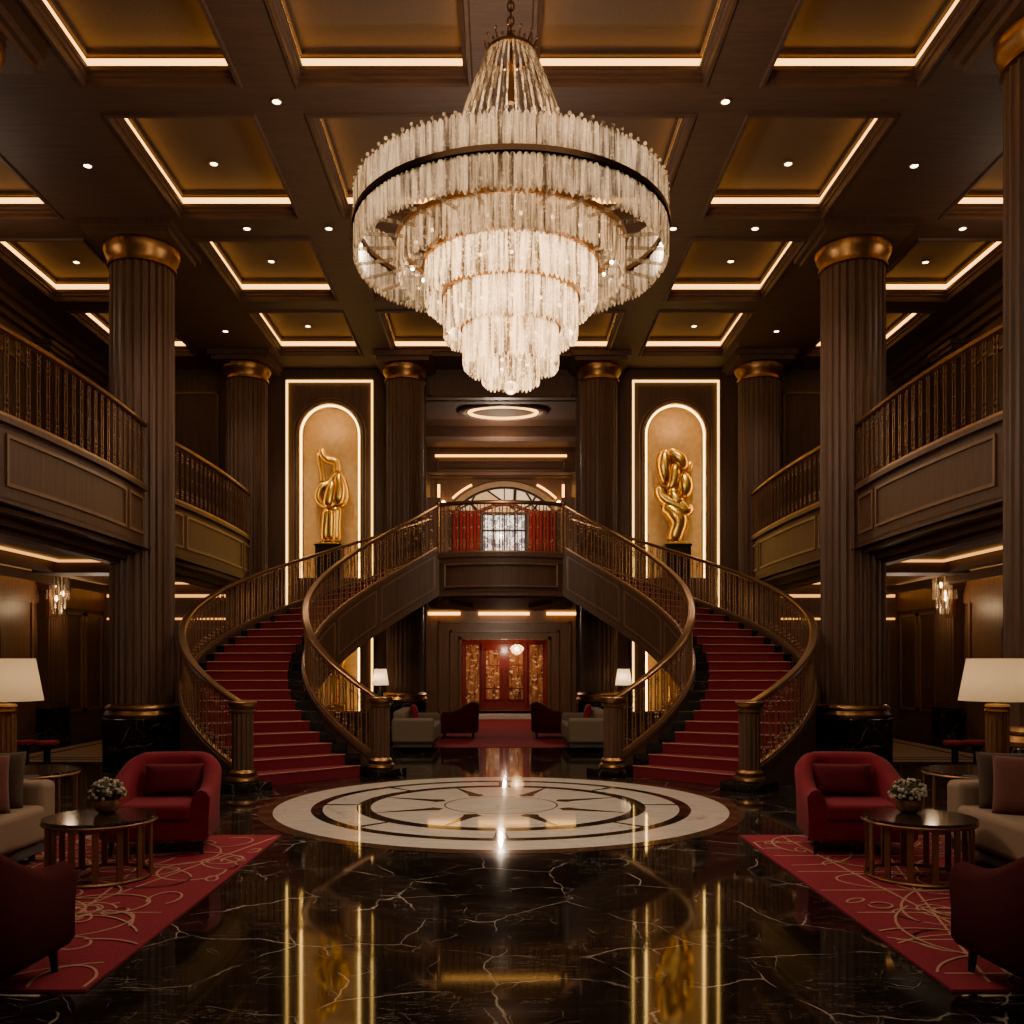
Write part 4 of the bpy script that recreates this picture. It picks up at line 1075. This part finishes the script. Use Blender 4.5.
def flowers(label, loc, seed):
    t = thing('flower_bowl', label, 'flowers', loc, 0, 'small bowls of flowers')
    MB().lathe([(.05, 0), (.085, .03), (.095, .07), (.085, .1), (.078, .1), (.085, .07), (.05, .02)], 24).build('bowl', 'bronze', t)
    r = random.Random(seed); m = MB(); g = MB()
    for k in range(170):
        u = r.uniform(-.25, 1); a = r.uniform(0, 2*PI); q = math.sqrt(max(0, 1-u*u)); R0 = .125*r.uniform(.85, 1.05)
        p = (R0*q*cos(a), R0*q*sin(a), .14+R0*u*.85)
        if k % 3: m.sphere(p, r.uniform(.009, .016), 5, 4)
        else: g.sphere(p, r.uniform(.012, .02), 5, 4, (1, 1, .6))
    g.sphere((0, 0, .14), .1, 12, 8, (1, 1, .85))
    o = m.build('blossoms', 'flower', t); o['kind'] = 'stuff'; o = g.build('foliage', 'greenleaf', t); o['kind'] = 'stuff'
def stool(label, loc):
    t = thing('stool', label, 'stool', loc, 0, 'small round red stools')
    MB().lathe([(.001, .37), (.13, .37), (.155, .39), (.16, .415), (.145, .44), (.001, .45)], 28).build('seat', 'red', t)
    MB().lathe([(.11, 0), (.11, .02), (.05, .05), (.045, .3), (.09, .37), (.001, .37)], 20).build('pedestal', 'black', t)

for s, nm in SIDE:
    dx = .1 if s > 0 else 0.
    x0, x1 = (-4.9, -1.95) if s < 0 else (2.12, 5.05)
    rg = MB().box((x0, 4.33, 0), (x1, 8.2, .012)).build('rug', 'carpet', smooth=False); tag(rg, f'crimson rug with tan scrolling line pattern in the {nm} seating group', 'rug', 'crimson patterned rugs')
    m = MB(); rug_lines(m, x0, x1, 4.33, 8.2, 11 if s < 0 else 23); m.build('line_pattern', 'carpetline', rg, smooth=False)
    z = .0125
    armchair('armchair', f'red velvet tub armchair with small pillow, behind the {nm} coffee table near the stair', 'red', (s*2.84+.06, 7.66, z), R(-6*s), 'red tub armchairs of the front seating groups').scale = (.95, .95, .97)
    pillow('lumbar_pillow', f'small red velvet lumbar pillow on the tub armchair behind the {nm} coffee table', .5, .27, .13, 'redpillow', (s*2.82+.06, 7.80, z+.545), (R(-14), 0, R(-6*s)), 'red lumbar pillows', 'pillow')
    armchair('armchair', f'dark red tub armchair seen from behind at the lower {nm} corner', 'darkred', (s*2.67+.06, 4.27, z), PI+R(4*s), 'red tub armchairs of the front seating groups')
    coffee_table(f'round coffee table with dark marble top and bronze slat legs on the {nm} rug', (s*2.93+.06, 6.6, z))
    flowers(f'low bowl of cream flowers on the {nm} coffee table', (s*2.93+.05, 6.74, z+.435), 5 if s < 0 else 9)
    sf = sofa(f'beige linen sofa at the {nm} picture edge, facing the coffee table', (s*3.47, 6.2, z), -s*PI/2 if s < 0 else -PI/2, group='beige sofas at the picture edges')
    sf.rotation_euler = (0, 0, -PI/2 if s > 0 else PI/2)
    ang = 8*s
    pillow('cushion', f'taupe velvet cushion leaning on the far arm of the {nm} sofa', .42, .44, .14, 'olive', (s*3.77, 6.86, z+.65), (R(-13), 0, R(-12*s)), 'sofa cushions')
    pillow('cushion', f'dusty rose cushion in front of the taupe one on the {nm} sofa', .42, .44, .14, 'rose', (s*3.74, 6.58, z+.65), (R(-16), 0, R(-30*s)), 'sofa cushions')
    side_table(f'round bronze side table behind the {nm} sofa, carrying a lamp', (s*4.28, 8.12+.16, 0))
    big_lamp(f'large table lamp with cream drum shade and ribbed bronze base, {nm} side', (s*4.36, 8.1, .58))
    stool(f'round red stool in the {nm} aisle, the one nearer the stair', (s*6.39, 12.98, 0)); stool(f'round red stool in the {nm} aisle, the one nearer the side wall', (s*6.73, 13.05, 0))
    # crystal sconce on the lower pilaster
    sc = thing('crystal_sconce', f'glowing crystal wall sconce on the {nm} pilaster', 'sconce', (s*(WX-.3), 17.03, 2.72), 0, 'crystal wall sconces')
    MB().box((-.06, -.15, -.35), (.06, .15, .45)).xf(lambda x, y, zz: (x*.5+s*.1, y, zz)).build('back_plate', 'gold', sc, smooth=False)
    m = MB()
    for ring_, (rr, zt, zb, n) in enumerate(((.2, .4, -.02, 18), (.14, .26, -.2, 14), (.08, .08, -.3, 8))):
        for i in range(n): prism_bar(m, 2*PI*i/n, rr, zb, zt, .035)
    m.build('crystal_drops', 'crystal_s', sc, smooth=False)
    m = MB()
    for (a, b, q) in ((-.06, 0, .25), (.05, .06, .1), (.0, -.08, .0)): m.sphere((a-.02*s, b, q), .03, 8, 6, (1, 1, 1.8))
    m.build('bulbs', 'sconcebulb', sc)
    pt('sconce_light', (s*(WX-.6), 16.9, 2.55), 14, (1, .66, .36), .1)
    # lounge beyond
    so = sofa(f'beige sofa seen from its end, {nm} of the crimson carpet below the landing', (s*1.13, 16.65, .006), 0, 1.9, .74, .58, .7, 'lounge sofas', 'beige2')
    so.rotation_euler = (0, 0, PI/2 if s < 0 else -PI/2)
    pillow('cushion', f'bright red cushion on the {nm} lounge sofa', .34, .34, .12, 'red', (s*1.55, 16.6, .63), (R(-15), 0, PI/2 if s < 0 else -PI/2), 'lounge cushions')
    a = armchair('armchair', f'dark red tub armchair on the {nm} of the crimson carpet below the landing', 'darkred', (s*.93+.08, 18.9, .006), -PI/2 if s < 0 else PI/2, 'lounge armchairs'); a.scale = (.93, .93, .93)
    tb = thing('lamp_table', f'small black table carrying a lamp, {nm} lounge side', 'side table', (s*2.42, 18.35, 0), 0, 'black lamp tables')
    MB().lathe([(.001, .62), (.22, .62), (.22, .65), (.001, .65)], 28).build('table_top', 'black', tb); MB().tube([(0, 0, .02), (0, 0, .62)], .03, 8).build('pole', 'black', tb); MB().lathe([(.17, 0), (.16, .02), (.03, .03)], 24).build('base', 'black', tb)
    lp = thing('table_lamp', f'small lamp with pale tapered shade, {nm} of the lounge', 'lamp', (s*2.42+.02, 18.35, .65), 0, 'small lounge lamps')
    MB().lathe([(.08, 0), (.08, .02), (.03, .04), (.05, .15), (.06, .25), (.02, .36), (.01, .42)], 20).build('base', 'black', lp)
    m = MB(); n = 32; vs = []
    for r, zz in ((.165, .44), (.12, .76)): vs += [(r*cos(2*PI*i/n), r*sin(2*PI*i/n), zz) for i in range(n)]
    m.add(vs, [(i, (i+1) % n, n+(i+1) % n, n+i) for i in range(n)]); m.build('lamp_shade', 'shade2', lp)
    pt('lounge_lamp_light', (s*2.42, 18.3, 1.25), 5, (1, .76, .5), .05)

# ------------------------------------------------------------------ lights, world, camera
pt('vestibule_light', (DX, 26.1, 1.9), 22, (1, .7, .46), .04); pt('lounge_fill', (0, 22.3, 2.75), 110, (1, .75, .52), .02)  # lounge point is an added fill without a fixture
pt('upper_hall_fill', (0, 22.0, 6.4), 90, (1, .75, .52), .02); pt('upper_hall_fill', (0, 25.6, 5.6), 110, (1, .7, .5), .02)  # points without fixtures, added to brighten upper hall and drapes
for s, nm in SIDE:
    pt('aisle_light', (s*6.7, 15.5, 2.6), 16, (1, .74, .52), .3); pt('aisle_light', (s*6.7, 11, 2.6), 16, (1, .74, .52), .3); pt('balcony_light', (s*7, 12.5, 6.8), 28, (1, .74, .52), .3)
l = bpy.data.lights.new('hall_fill', 'AREA'); l.energy = 190; l.size = 9; l.size_y = 7; l.shape = 'RECTANGLE'; l.color = (1, .84, .68)
o = bpy.data.objects.new('hall_fill', l); C.objects.link(o); o.location = (0, 3.0, 7.4); o.rotation_euler = (R(20), 0, 0)
pt('stair_fill', (0, 12.6, 5.4), 130, (1, .82, .64), .15)
w = bpy.data.worlds.new('world'); bpy.context.scene.world = w; w.use_nodes = True
bg = w.node_tree.nodes['Background']; bg.inputs[0].default_value = (.42, .25, .14, 1); bg.inputs[1].default_value = .3

cam = bpy.data.cameras.new('camera'); co = bpy.data.objects.new('camera', cam); C.objects.link(co)
cam.lens = 36*922/1024; cam.sensor_width = 36; cam.shift_x = 11/1024; cam.shift_y = 150/1024; cam.clip_end = 200
co.location = (0, 0, 1.55); co.rotation_euler = (PI/2, 0, 0)
sc = bpy.context.scene; sc.camera = co
sc.view_settings.view_transform = 'AgX'; sc.view_settings.look = 'AgX - Base Contrast'; sc.view_settings.exposure = .12
cy = sc.cycles; cy.max_bounces = 7; cy.diffuse_bounces = 3; cy.glossy_bounces = 4; cy.transmission_bounces = 4; cy.transparent_max_bounces = 14
cy.use_denoising = True; cy.sample_clamp_indirect = 6; cy.caustics_reflective = False; cy.caustics_refractive = False
